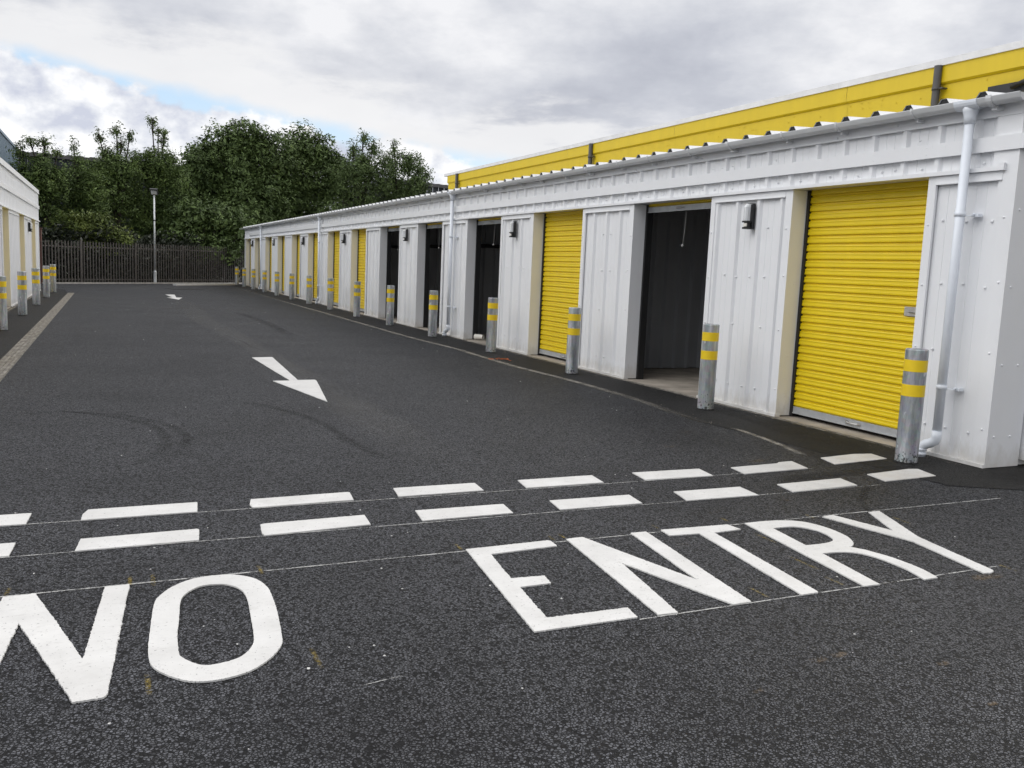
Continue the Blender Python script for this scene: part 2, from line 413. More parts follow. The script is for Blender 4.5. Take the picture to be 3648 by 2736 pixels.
film('grit_shade_line', [(5.70,7.4),(5.80,8.4),(5.90,9.4),(5.92,11.1),(5.83,12.7),(5.86,14.4),(5.89,15.7),(5.79,17.7),(5.77,20.8),(5.78,27.0),(5.74,31.3),(5.79,37.5),(5.94,49.1)], .17, M['grit_shade'], road, z=.0065, label='pale gritty seam along the dark apron')
film('grit_shade_line', [(5.58,5.95),(5.75,6.6),(5.84,7.3)], .10, M['grit_shade'], road, z=.0066)
film('damp_patch', [(5.6,5.3),(6.0,5.95),(6.35,6.6),(6.5,7.6),(6.5,8.6)], lambda t: .85-.5*t, M['wet'], road, z=.0055, label='damp dark patch before the near yellow door', across=7)
film('damp_patch', [(4.6,5.25),(5.2,5.32),(5.9,5.35),(6.3,5.3)], .2, M['wet'], road, z=.0052)
film('damp_patch', [(5.3,4.95),(4.9,4.62),(4.75,4.45),(4.66,4.25),(4.62,4.0)], .07, M['wet'], road, z=.0052, label='thin trickle of water running to the letter Y')
film('damp_patch', [(6.5,4.8),(7.2,4.75),(8.5,4.7)], .5, M['wet'], road, z=.0054)
for y, x0, x1, w in ((5.484,-1.5,4.2,.011),(5.52,4.2,5.3,.010),(4.905,-1.5,5.4,.010),(4.335,-.9,6.0,.013),(3.218,2.14,4.5,.010)):
    film('guide_line', [(x0,y-.004),(x0+(x1-x0)*.35,y+.004),(x0+(x1-x0)*.7,y+.008),(x1,y+.018)], w, M['chalk'], road, z=.0035, taper=False, across=2)
film('guide_line', [(.80,3.0),(.92,3.02),(1.0,3.03)], .005, M['chalk'], road, z=.0035, across=2)
for x, y, dx, dy in ((-.44,4.39,.01,.12),(.065,4.38,.005,.14),(.165,4.36,.005,.17),(.66,4.36,.0,.15),(.71,3.28,.0,.20),(.105,3.26,.0,.18),(1.73,4.42,.0,.12),(2.30,4.42,.01,.1),(2.38,4.44,.0,.1),(3.03,4.44,0,.09),(3.56,4.45,0,.1),(2.9,3.32,0,.16),(3.40,3.33,0,.16),(4.17,4.36,.02,.14),(4.53,3.2,0,.14),(3.45,3.62,0,.25),(4.72,4.1,.02,.2),(3.55,4.05,0,.2)):
    film('spray_mark', [(x,y-dy*.5),(x+dx*.3,y),(x+dx,y+dy*.5)], .024, M['spray'], road, z=.0036, across=5)
for x, y, r in ((4.28,3.14,.12),(2.62,2.62,.05),(2.74,2.63,.05),(3.1,2.42,.04),(2.2,2.48,.03),(3.6,3.9,.05),(3.0,4.1,.05),(2.98,2.1,.03),(3.05,1.98,.04),(5.0,5.9,.12),(4.6,6.6,.10),(5.2,7.2,.1),(3.9,6.9,.06),(3.6,4.62,.05),(4.3,4.75,.05)):
    r *= .75; film('clay_spot', [(x-r*1.3,y+r*.1),(x,y-.3*r),(x+r*1.3,y+r*.3)], r*1.2, M['clay'], road, z=.0037, across=5)

# ------------------------------------------------------------------ painted markings
def rough_ring(pts, step=.006, amp=.0032, seed=0):
    out = []; n = len(pts)
    for i in range(n):
        a = Vector((*pts[i], 0)); b = Vector((*pts[(i+1) % n], 0)); m = max(1, int((b-a).length/step))
        d = (b-a); nn = Vector((-d.y, d.x, 0)).normalized() if d.length > 0 else Vector()
        for k in range(m):
            p = a + d*(k/m)
            j = (noise.noise(Vector((p.x*130+seed, p.y*130, seed)))*1.1 + noise.noise(Vector((p.x*55+seed, p.y*55, seed+3)))*.5 + noise.noise(Vector((p.x*9+seed, p.y*9, seed+5)))*.35)*amp
            out.append((p.x+nn.x*j, p.y+nn.y*j))
    return out
def smooth_ring(P, sub=4):
    out = []; n = len(P)
    for i in range(n):
        p0, p1, p2, p3 = (Vector(P[(i+k-1) % n]) for k in range(4))
        for k in range(sub):
            t = k/sub; t2 = t*t; t3 = t2*t
            q = .5*((2*p1)+(p2-p0)*t+(2*p0-5*p1+4*p2-p3)*t2+(3*p1-p0-3*p2+p3)*t3); out.append((q.x, q.y))
    return out
def marking(name, rings, label, amp=.0045, step=.006, thick=.004):
    V = []; E_ = []; z0 = .0045; RR = []
    for k, r in enumerate(rings):
        r = rough_ring(r, step, amp, k*3.1+len(label)); n0 = len(V); RR.append(r)
        V += [Vector((q[0], q[1])) for q in r]; E_ += [(n0+i, n0+(i+1) % len(r)) for i in range(len(r))]
    vv, ee, ff, ov, oe, of = delaunay_2d_cdt(V, E_, [], 0, 1e-6)
    def inside(x, y):
        c = False
        for r in RR:
            for (xa, ya), (xb, yb_) in zip(r, r[1:]+r[:1]):
                if (ya > y) != (yb_ > y) and x < xa+(y-ya)*(xb-xa)/(yb_-ya): c = not c
        return c
    ff = [f for f in ff if inside(sum(vv[i].x for i in f)/len(f), sum(vv[i].y for i in f)/len(f))]
    cnt = {}
    for f in ff:
        for i in range(len(f)):
            e = (f[i], f[(i+1) % len(f)]); cnt[frozenset(e)] = None if frozenset(e) in cnt else e
    n = len(vv); F = [tuple(i+n for i in f) for f in ff]
    F += [(e[0], e[1], e[1]+n, e[0]+n) for e in cnt.values() if e]
    me = bpy.data.meshes.new(name); me.from_pydata([(v.x, v.y, z0-.003) for v in vv]+[(v.x, v.y, z0+thick) for v in vv], [], F)
    me.materials.append(M['paint']); me.update()
    o = bpy.data.objects.new(name, me); col.objects.link(o); o.parent = road; o['label'] = label
    return o
marking('painted_letter', [[(-.448,4.312),(-.323,4.32),(-.215,3.93),(-.115,3.545),(-.108,3.58),(-.04,4.317),(.063,4.318),(-.028,3.214),(-.043,3.196),(-.135,3.194),(-.36,3.985),(-.425,3.2),(-.53,3.2)]], 'white letter N, first letter of the word NO', .005)
marking('painted_letter', [smooth_ring([(.115,3.525),(.123,3.662),(.140,3.863),(.160,4.050),(.185,4.13),(.239,4.223),(.318,4.297),(.397,4.325),(.475,4.325),(.549,4.298),(.618,4.221),(.650,4.11),(.655,4.004),(.648,3.808),(.635,3.664),(.618,3.497),(.6,3.426),(.559,3.35),(.504,3.283),(.442,3.234),(.358,3.209),(.285,3.211),(.23,3.239),(.181,3.291),(.136,3.365),(.118,3.434)]),
  smooth_ring([(.225,3.569),(.231,3.687),(.244,3.803),(.265,4.023),(.289,4.112),(.33,4.171),(.374,4.203),(.431,4.206),(.478,4.188),(.518,4.14),(.542,4.057),(.543,3.932),(.531,3.755),(.516,3.575),(.504,3.492),(.477,3.426),(.439,3.375),(.389,3.349),(.327,3.339),(.292,3.352),(.256,3.395),(.229,3.447),(.223,3.488)])], 'white letter O, second letter of the word NO', .002)
marking('painted_letter', [[(1.749,4.354),(2.255,4.371),(2.268,4.355),(2.262,4.265),(1.848,4.239),(1.800,3.862),(1.978,3.847),(1.961,3.74),(1.79,3.737),(1.745,3.352),(2.158,3.344),(2.139,3.23),(1.626,3.231)]], 'white letter E at the start of the word ENTRY', .0045)
marking('painted_letter', [[(2.372,4.365),(2.482,4.372),(2.70,3.56),(2.801,4.361),(2.908,4.358),(2.772,3.222),(2.664,3.221),(2.462,3.90),(2.349,3.219),(2.247,3.225)]], 'white letter N in the word ENTRY', .0045)
marking('painted_letter', [[(3.016,4.365),(3.500,4.345),(3.514,4.233),(3.305,4.222),(3.192,3.235),(3.180,3.22),(3.078,3.22),(3.205,4.234),(3.003,4.249)]], 'white letter T in the word ENTRY', .0045)
def open_smooth(P, sub=3):
    out = []
    for i in range(len(P)-1):
        p0 = Vector(P[max(i-1,0)]); p1 = Vector(P[i]); p2 = Vector(P[i+1]); p3 = Vector(P[min(i+2,len(P)-1)])
        for k in range(sub):
            t = k/sub; t2 = t*t; t3 = t2*t
            q = .5*((2*p1)+(p2-p0)*t+(2*p0-5*p1+4*p2-p3)*t2+(3*p1-p0-3*p2+p3)*t3); out.append((q.x, q.y))
    out.append(tuple(P[-1])); return out
marking('painted_letter', [open_smooth([(3.626,4.336),(3.786,4.340),(3.937,4.313),(4.031,4.252),(4.075,4.152),(4.085,4.039),(4.067,3.921),(4.024,3.832),(3.976,3.780),(3.925,3.750)])+open_smooth([(3.970,3.68),(3.995,3.60),(4.014,3.519),(4.019,3.387),(4.011,3.292),(3.982,3.193)])+open_smooth([(3.884,3.192),(3.918,3.32),(3.928,3.442),(3.918,3.567),(3.873,3.652),(3.791,3.693),(3.668,3.706)])+[(3.587,3.21),(3.486,3.216)],
  open_smooth([(3.730,4.196),(3.871,4.192),(3.937,4.148),(3.973,4.072),(3.970,3.984),(3.934,3.899),(3.881,3.864),(3.788,3.850),(3.683,3.854)])], 'white letter R in the word ENTRY', .0025)
marking('painted_letter', [[(4.244,4.317),(4.348,4.329),(4.46,3.93),(4.652,4.318),(4.752,4.320),(4.68,4.156),(4.51,3.78),(4.40,3.19),(4.385,3.172),(4.346,3.158),(4.300,3.168),(4.395,3.72)]], 'white letter Y, last letter of the word ENTRY')
marking('painted_arrow', [[(1.983,14.065),(2.298,14.128),(2.174,11.390),(2.391,11.393),(2.395,11.30),(2.152,9.583),(1.854,11.334),(2.07,11.349)]], 'white arrow nearer the camera, pointing towards the letters', .004, .05)
marking('painted_arrow', [[(1.913,36.25),(2.244,36.35),(2.151,33.95),(2.354,34.0),(2.136,32.42),(1.836,33.83),(2.037,33.95)]], 'small far white arrow near the lamp post', .005, .1)
row1 = [[(-1.06,5.70),(-.433,5.70),(-.446,5.474),(-1.09,5.48)],[(-.136,5.697),(.478,5.705),(.459,5.485),(-.17,5.475),(-.163,5.60)],[(.799,5.689),(1.425,5.715),(1.441,5.70),(1.419,5.51),(.785,5.491),(.775,5.56)],[(1.754,5.739),(2.354,5.74),(2.337,5.527),(1.724,5.516)],[(2.693,5.74),(3.314,5.745),(3.286,5.518),(2.659,5.515)],[(3.673,5.746),(4.293,5.735),(4.255,5.501),(3.643,5.512)],[(4.588,5.71),(5.10,5.745),(5.14,5.78),(5.291,5.787),(5.231,5.527),(4.554,5.49)],[(5.662,5.841),(6.10,5.90),(6.291,5.872),(6.264,5.666),(5.591,5.597)]]
row2 = [[(-1.1,5.13),(-.467,5.130),(-.478,4.910),(-1.13,4.91)],[(-.160,5.106),(.425,5.128),(.438,5.11),(.420,4.916),(-.183,4.899)],[(.774,5.120),(.80,5.13),(1.395,5.153),(1.38,4.948),(.765,4.902),(.757,4.95)],[(1.724,5.165),(2.325,5.162),(2.300,4.951),(1.698,4.939)],[(2.664,5.161),(3.279,5.154),(3.249,4.934),(2.629,4.938)],[(3.649,5.149),(4.229,5.144),(4.205,4.904),(3.594,4.912)],[(4.572,5.135),(5.23,5.169),(5.19,4.949),(4.528,4.912)],[(5.576,5.225),(6.10,5.29),(6.192,5.27),(6.126,5.031),(5.532,4.995)]]
ords = ['first','second','third','fourth','fifth','sixth','seventh','eighth']
for nm, rw in (('far', row1), ('near', row2)):
    for i, r in enumerate(rw): marking('painted_dash', [r], f'white dash, {ords[i]} from the left in the {nm} dashed row', .003)
film('grit_shade_line', [(6.77,5.3),(6.78,9),(6.77,14),(6.78,20),(6.77,28),(6.78,38),(6.78,51)], .13, M['grit_shade'], road, z=.0068, label='grit-coloured strip painted as contact shading along the foot of the right wall')  # grit film added as painted contact shading where wall meets ground
film('grit_shade_line', [(-2.27,12),(-2.26,20),(-2.27,30),(-2.26,37)], .12, M['grit_shade'], road, z=.0068)  # same painted contact shading at the left wall foot
g = MB(); rr = random.Random(9)
for _ in range(320):
    k = rr.random()
    if k < .55: x, y = 6.79-abs(rr.gauss(0,.09)), 5.3+rr.random()**1.6*40
    elif k < .8: x, y = 5.85+rr.gauss(0,.08), 7.5+rr.random()**1.5*35
    else: x, y = -1.27+rr.gauss(0,.10), rr.uniform(10,36)
    q = rr.uniform(.003,.009)*(1+.02*y); a = rr.uniform(0,6.28); c = [(x+math.cos(a+t*1.257)*q*rr.uniform(.6,1.2), y+math.sin(a+t*1.257)*q*rr.uniform(.6,1.2), .005) for t in range(5)]
    tp = [(p[0]*.6+x*.4, p[1]*.6+y*.4, .006+q*.7) for p in c]; g.face(tp)
    for t in range(5): g.face([c[t], c[(t+1) % 5], tp[(t+1) % 5], tp[t]])
o = g.build('grit', simple('dark_grit', (.13,.12,.105), .9, 0, .4, 30)); o['kind'] = 'stuff'; o['label'] = 'loose grit along the wall feet, the gritty seam and the channel'
# crumbs of paint and grit
g = MB(); rr = random.Random(3)
for _ in range(110):
    if rr.random() < .5: x, y = rr.uniform(-.6, 5.2), rr.uniform(2.6, 6.2)
    else: x, y = rr.uniform(-1, 5.8), rr.uniform(6.2, 30)
    s = rr.uniform(.0025, .0065)*(1+.05*max(0, y-6)); a = rr.uniform(0, 6.28); q = []
    for k in range(5):
        t = a+k*6.28/5; q.append((x+math.cos(t)*s*rr.uniform(.5,1.3), y+math.sin(t)*s*rr.uniform(.5,1.3), .005))
    top = [(p[0]*.98+x*.02, p[1]*.98+y*.02, .005+s*.5) for p in q]
    g.face(top)
    for k in range(5): g.face([q[k], q[(k+1) % 5], top[(k+1) % 5], top[k]])
o = g.build('paint_crumbs', M['paint']); o['kind'] = 'stuff'; o['label'] = 'small white crumbs of paint scattered on the asphalt'

# ------------------------------------------------------------------ drainage channel, kerbs, grate
g = MB()
for i, x0 in enumerate((-1.37,-1.318,-1.266,-1.214)):
    y = -8.0
    while y < 35.4:
        l = .5 + .03*((i*7+int(y*3)) % 3); g.box(x0, x0+.045, y, min(35.5, y+l-.012), -.02, .012+.002*(i % 2)); y += l
g.box(-1.372,-1.16,-8,35.5,-.02,.004)
struct(g.build('drainage_channel', M['channel']))
fu = Vector((.7071,.7071,0)); fn = Vector((-.7071,.7071,0)); fa = Vector((-2.17,44.97,0))
def fpt(s, o=0, z=0): return fa + fu*s + fn*o + Vector((0,0,z))
g = MB(); c = fpt(6.5, -.12, .03); g.obox(c, fu*7.4, fn*.07, (0,0,.035))
struct(g.build('kerb', M['concrete']))
g = MB(); a = Vector((2.92,47.18,0)); b = Vector((6.28,50.9,0)); d = (b-a).normalized(); g.obox((a+b)/2+Vector((0,0,.04)), d*((b-a).length/2), Vector((-d.y,d.x,0))*.10, (0,0,.045))
struct(g.build('kerb_edging', M['white_trim']))
t = thing('drain_grate', 'dark iron drain grate set in the asphalt near the fence', 'drain', (3.05,42.6,0))
g = MB(); c = Vector((3.05,42.6,.004)); gu = Vector((.79,.61,0)); gn = Vector((-.61,.79,0))
for s in (-1, 1): g.obox(c+gn*.40*s, gu*.72, gn*.03, (0,0,.006)); g.obox(c+gu*.72*s, gu*.03, gn*.43, (0,0,.0062))
g.build('frame', M['grille'], t)
g = MB()
for i in range(19): g.obox(c+gu*(-.66+i*.0735), gu*.022, gn*.37, (0,0,.0055))
g.build('grille', M['grille'], t)

# ------------------------------------------------------------------ sheet cladding helper
def clad_profile(y0, y1, pitch, phase, rib=.040, slope=.023, depth=.035, minor=True):
    """(y, depth) along the wall: depth 0 on a rib top, `depth` in the pans, with faint stiffener creases"""
    P = []; k0 = math.floor((y0-phase)/pitch)-1; k1 = math.ceil((y1-phase)/pitch)+1
    for k in range(k0, k1+1):
        c = phase+k*pitch
        P += [(c-rib/2-slope, depth), (c-rib/2, 0), (c+rib/2, 0), (c+rib/2+slope, depth)]
        if minor:
            a = c+rib/2+slope; w = pitch-rib-2*slope
            for f in (.33, .67):
                q = a+w*f; P += [(q-.006, depth), (q-.002, depth+.004), (q+.002, depth+.004), (q+.006, depth)]
    def at(y):
        for (a, d), (b, e) in zip(P, P[1:]):
            if a <= y <= b: return d+(e-d)*(y-a)/max(1e-9, b-a)
        return depth
    return [(y0, at(y0))]+[p for p in P if y0 < p[0] < y1]+[(y1, at(y1))]
def clad(mb, x, sgn, y0, y1, z0, z1, **kw):
    """vertical sheet whose ribs touch plane x; sgn=+1: pans lie towards +x"""
    pr = clad_profile(y0, y1, **kw)
    for (a, d), (b, e) in zip(pr, pr[1:]):
        q = [(x+sgn*d,a,z0),(x+sgn*e,b,z0),(x+sgn*e,b,z1),(x+sgn*d,a,z1)]
        mb.face(q if sgn < 0 else q[::-1])
    return mb

# ------------------------------------------------------------------ storage unit rows
def shutter_profile(z0, z1, pitch=.0865, depth=.022):
    P = [(z0, 0)]; z = z0
    while z < z1-.005:
        for f, d in ((.08,0),(.16,.85),(.22,1),(.40,1),(.46,.86),(.66,.80),(.76,.95),(.86,.80),(.93,.05)): P.append((z+pitch*f, depth*d))
        z += pitch
    return [p for p in P if p[0] <= z1]+[(z1, 0)]
def row_builder(bl, xf, sg, piers, doors, z_lintel, pitch, phase, far_lights=None, detail=True):
    """piers: (y0, y1) with y0 nearer; doors[i] lies between piers i and i+1; sg=+1: the inside lies towards +x"""
    xd = xf+sg*.215                                          # door plane
    for i, (y0, y1) in enumerate(piers):
        m = MB(); tr = .085
        zt = z_lintel-.085
        clad(m, xf, sg, y0+tr-.02, y1-tr+.02, .03, zt+.03, pitch=pitch, phase=phase)
        rnd = random.Random(i*13+5)
        if detail:
            for zrow, prob in ((.27, 1), (.98, .4), (1.56, 1), (2.12, .35)):
                yy = y0+.19
                while yy < y1-.15:
                    if rnd.random() < prob: m.dome((xf+sg*.029, yy+rnd.uniform(-.03,.03), zrow+rnd.uniform(-.015,.015)), (-sg,0,0), .013, .013)
                    yy += pitch*.62
        p = m.build('pier', M['white'], bl)
        t = MB()                                             # near-corner trim: face and the return facing along the lane
        t.box(xf-sg*.006, xf+sg*.02, y0, y0+tr+.03, .02, z_lintel-.012); t.box(xf+sg*.0201, xf+sg*.195, y0, y0+.012, .02, z_lintel-.010)
        if detail:
            for zz in (.30,.98,1.56,2.10): t.dome((xf-sg*.006, y0+.055+rnd.uniform(-.02,.02), zz+rnd.uniform(-.04,.04)), (-sg,0,0), .011, .010)
            for zz in (.25,.7,1.5): t.dome((xf+sg*.10, y0, zz), (0,-1,0), .007, .006)
        t.build('corner_trim', M['white_trim'], p)
        t = MB(); t.box(xf-sg*.005, xf+sg*.02, y1-tr, y1, .02, z_lintel-.012); t.box(xf+sg*.0201, xf+sg*.195, y1-.012, y1, .02, z_lintel-.010)
        if detail:
            for zz in (.30,1.0,1.56,2.12): t.dome((xf-sg*.005, y1-.04, zz+rnd.uniform(-.04,.04)), (-sg,0,0), .011, .010)
        t.build('corner_trim', M['white_trim'], p)
        t = MB(); t.box(xf-sg*.010, xf+sg*.02, y0+tr+.031, y1-tr-.001, z_lintel-.088, z_lintel-.013); t.box(xf-sg*.018, xf-sg*.0101, y0+tr+.031, y1-tr-.001, z_lintel-.088, z_lintel-.078)
        t.build('head_flashing', M['white_trim'], p)
        t = MB(); t.box(xf-sg*.022, xf+sg*.05, y0-.012, y1+.008, .008, .038)
        t.build('foot_flashing', M['white_trim'], p)
    for i, st in enumerate(doors):
        y0 = piers[i][1]; y1 = piers[i+1][0]
        for a, b in ((y0, y0+.035), (y1-.035, y1)): MB().box(xf+sg*.196, xf+sg*.30, a, b, .01, z_lintel-.015).build('door_guide', M['guide'], bl)
        zb = .05 if st == 'shut' else z_lintel-.125
        m = MB(); pr = shutter_profile(zb+.075, z_lintel+.01)
        for (a, d), (b, e) in zip(pr, pr[1:]):
            q = [(xd+sg*(.022-d), y0+.036, a), (xd+sg*(.022-e), y0+.036, b), (xd+sg*(.022-e), y1-.036, b), (xd+sg*(.022-d), y1-.036, a)]
            m.face(q if sg > 0 else q[::-1])
        d = m.build('roller_door', M['yellow_door'], bl, 'yellow roller door pulled down' if st == 'shut' else 'yellow roller door rolled up')
        b = MB(); b.box(xd-sg*.004, xd+sg*.026, y0+.037, y1-.037, zb, zb+.077); b.box(xd-sg*.0041, xd-sg*.012, y0+.037, y1-.037, zb, zb+.012)
        b.build('bottom_bar', M['bar'], d)
        yc = y0+.55*(y1-y0) if st != 'shut' else y0+.47*(y1-y0)
        h = MB(); h.tube([(xd-sg*.004,yc-.085,zb+.042),(xd-sg*.03,yc-.075,zb+.042),(xd-sg*.036,yc-.05,zb+.040),(xd-sg*.036,yc+.05,zb+.040),(xd-sg*.03,yc+.075,zb+.042),(xd-sg*.004,yc+.085,zb+.042)], .009, 6)
        for s in (-.085,.085): h.box(xd-sg*.0042, xd-sg*.009, yc+s-.022, yc+s+.022, zb+.022, zb+.062)
        h.build('handle', M['steel'], d)
        if st == 'shut' and y1 < 20:
            k = MB(); ya = y0+.05; k.box(xd-sg*.002, xd-sg*.010, ya, ya+.27, 1.245, 1.335); k.tube([(xd-sg*.018,ya+.02,1.283),(xd-sg*.018,ya+.20,1.283)], .009, 6); k.box(xd-sg*.010, xd-sg*.028, ya+.05, ya+.07, 1.27, 1.30); k.box(xd-sg*.010, xd-sg*.03, ya+.10, ya+.125, 1.28, 1.315)
            for a in (ya+.012, ya+.258):
                for zz in (1.258,1.322): k.dome((xd-sg*.010,a,zz), (-sg,0,0), .008, .006)
            k.build('lock_hasp', M['steel'], d)

PR = [(5.15,6.012),(7.79,9.25),(11.05,12.57),(14.37,15.81),(17.57,19.13),(20.87,22.39),(24.19,25.70),(27.42,28.985),(30.70,32.29),(34.04,35.66),(37.34,39.01),(40.76,42.37),(44.18,45.83),(47.65,49.04),(50.90,51.42)]
DR = ['shut','open','shut','open','open','open']+['shut']*8
XF = 6.83; ZL = 2.535; YN = 5.15; YE = 51.42
bl = thing('storage_building', 'long white clad storage building with yellow roller doors on the right of the lane', 'building', (9.0,28.0,0))
row_builder(bl, XF, 1, PR, DR, ZL, .385, .28)
# frieze over the doors
m = MB(); clad(m, XF, 1, YN+.22, YE, ZL+.005, 2.99, pitch=.385, phase=.18)
rnd = random.Random(4); y = YN+.35
while y < YE-.1:
    m.dome((XF+.029, y+rnd.uniform(-.03,.03), 2.615+rnd.uniform(-.012,.012)), (-1,0,0), .013, .013)
    if rnd.random() < .30: m.dome((XF, y, 2.865), (-1,0,0), .011, .01)
    y += .385/2 if rnd.random() < .8 else .385*.7
m.build('fascia_cladding', M['white'], bl)
m = MB(); m.box(XF-.004, XF+.03, YN, YN+.22, ZL-.02, 2.99); m.build('fascia_corner', M['white_trim'], bl)
m = MB(); m.box(XF-.028, XF-.005, YN-.03, 49.6, 2.69, 2.813)
y = YN+.9
while y < 49:
    for zz in (2.725,2.785):
        m.dome((XF-.028, y, zz), (-1,0,0), .007, .003)
    y += 1.62 if int(y) % 2 else .62
m.build('fascia_band', M['white_trim'], bl)
m = MB(); m.box(XF-.012, XF+.02, YN-.005, YE+.01, 2.975, 3.105)
y = YN+.5
while y < YE: m.dome((XF-.012, y, 3.02+.02*math.sin(y*5)), (-1,0,0), .012, .012); y += .77
m.build('eaves_flashing', M['white_trim'], bl)
m = MB()
ys = [5.24, 8.2, 11.4, 14.6, 17.8, 21, 24.2, 27.4, 30.6, 33.8, 37, 40.2, 43.4, 46.6, 51.42]
for i, (a, b) in enumerate(zip(ys, ys[1:])): m.box(XF-.040-.0015*(i % 2), XF+.04, a, b+.0, ZL-.010, ZL+.0245)
m.box(XF-.0385, XF-.012, 5.24, 5.30, ZL+.0246, ZL+.05)
m.build('lintel_flashing', M['white_trim'], bl)
# soffit strip between lintel flashing and door heads
m = MB(); m.box(XF+.0401, XF+.30, YN+.02, YE-.02, ZL-.004, ZL+.02); m.build('door_soffit', M['white_trim'], bl)
# near end wall
m = MB(); m.box(XF-.0055, 7.25, YN-.015, YN+.0, .01, 3.10); m.build('end_corner_trim', M['white_trim'], bl)
m = MB(); m.box(7.2501, 12.0, YN+.02, YN+.06, .01, 3.12); m.build('end_wall', M['white'], bl)
m = MB(); m.box(7.29, 7.47, YN-.06, YN+.019, .06, 2.5); m.box(7.4701, 9.0, YN-.03, YN+.019, .06, 2.5)
m.dome((7.33,YN-.06,.10), (0,-1,0), .012, .01); m.build('end_door_jamb', M['white_trim'], bl)
m = MB(); m.box(XF-.028, 7.9, YN-.06, YN-.031, 2.69, 2.813); m.build('end_band', M['white_trim'], bl)
m = MB()
for x in (6.90,7.10):
    for z in (.28,.9,1.56,2.2): m.dome((x, YN-.015, z), (0,-1,0), .010, .009)
m.build('end_fixing', M['white_trim'], bl)
m = MB(); m.box(6.84, 12.0, YE-.03, YE, .01, 3.1); m.build('far_end_wall', M['white'], bl)
m = MB(); m.box(11.95, 12.0, YN+.07, YE-.04, .01, 3.3); m.build('rear_wall', M['white'], bl)
# inside of the units
for i in range(0, 8):
    y = PR[i][1]-.30
    if i == 0: continue
    m = MB()
    # ribbed liner partition
    xs = 7.06; k = 0; z0, z1 = .02, 3.05; px = xs
    while px < 11.9:
        for w, d in ((.13,0),(.03,.03),(.05,.03),(.03,0)):
            pass
        m.face([(px,y,z0),(px+.16,y,z0),(px+.16,y,z1),(px,y,z1)]); m.face([(px+.16,y,z0),(px+.185,y-.055,z0),(px+.185,y-.055,z1),(px+.16,y,z1)])
        m.face([(px+.185,y-.055,z0),(px+.225,y-.055,z0),(px+.225,y-.055,z1),(px+.185,y-.055,z1)]); m.face([(px+.225,y-.055,z0),(px+.25,y,z0),(px+.25,y,z1),(px+.225,y-.055,z1)])
        px += .25
    m.box(xs, 11.9, y+.005, y+.03, z0, z1)
    m.build('partition', M['liner'], bl)
    m = MB(); m.box(XF+.21, 11.9, y-.16, y-.04, 1.98, 2.06)
    if 4 <= i <= 6: m.build('partition_rail', M['guide'], bl)
m = MB(); m.box(XF-.01, 11.9, YN+.1, YE-.1, -.03, .0065); m.build('floor_slab', M['slab'], bl)
m = MB(); m.box(XF+.31, 11.9, YN+.1, YE-.1, 3.06, 3.09); m.build('ceiling_liner', M['liner'], bl)
m = MB(); m.obox((8.3, 25.2, 1.45), Vector((.62,0,-1.30)), Vector((.03,0,.015)), (0,.03,0)); m.obox((7.75,25.2,2.45), Vector((.38,0,-.42)), Vector((.02,0,.02)), (0,.025,0)); m.build('diagonal_brace', M['inner_steel'], bl)
# roof sheet: ribbed, low slope up to the rear
m = MB(); sl = math.tan(R(3.2)); x0, x1 = 6.70, 12.05; z0 = 3.122
prof = []
y = YN-.02; ph = .455
k = math.floor((y-ph)/.384)
prof = [(YN-.03,0)]
while True:
    c = ph+k*.384; k += 1
    if c < YN+.05: continue
    if c > YE: break
    prof += [(c-.068,0),(c-.028,.054),(c+.028,.054),(c+.068,0)]
prof.append((YE+.05,0))
for (a, d), (b, e) in zip(prof, prof[1:]):
    m.face([(x0,a,z0+d),(x1,a,z0+d+(x1-x0)*sl),(x1,b,z0+e+(x1-x0)*sl),(x0,b,z0+e)])
r = m.build('roof', M['roof'], bl)
m = MB()
for (a, d), (b, e) in zip(prof, prof[1:]):
    m.face([(x0+.012,a,z0-.006),(x0+.012,b,z0-.006),(x0+.012,b,z0+e-.004),(x0+.012,a,z0+d-.004)])
m.build('rib_void_shade', M['dark_void'], r)  # near-black faces stand in for the shade inside the open rib ends
m = MB(); m.box(x0+.14, 12.0, YN, YE, 3.107, 3.118); m.build('roof_underside', M['dark_void'], r)
# gutter: half-round with rolled lip, brackets, end stops
m = MB(); cx, cz, gr = 6.715, 3.112, .062; seg = 10
ring = [(cx+gr*math.cos(math.pi+math.pi*k/seg), cz+gr*math.sin(math.pi+math.pi*k/seg)) for k in range(seg+1)]
ring2 = [(cx+(gr-.005)*math.cos(math.pi+math.pi*k/seg), cz+(gr-.005)*math.sin(math.pi+math.pi*k/seg)) for k in range(seg, -1, -1)]
full = [(ring[0][0]-.006, cz+.006), (ring[0][0]-.006, cz)]+ring[1:]+[(ring[-1][0], cz+.006)]+ring2
ya, yb = 5.06, 52.35
for i in range(len(full)):
    p, q = full[i], full[(i+1) % len(full)]
    m.face([(p[0],ya,p[1]),(p[0],yb,p[1]),(q[0],yb,q[1]),(q[0],ya,q[1])][::-1], True)
for yy in (ya, yb): m.face([(p[0],yy,p[1]) for p in ring])
gu_ = m.build('gutter', M['gutter'], bl)
y = 5.32
i = 0
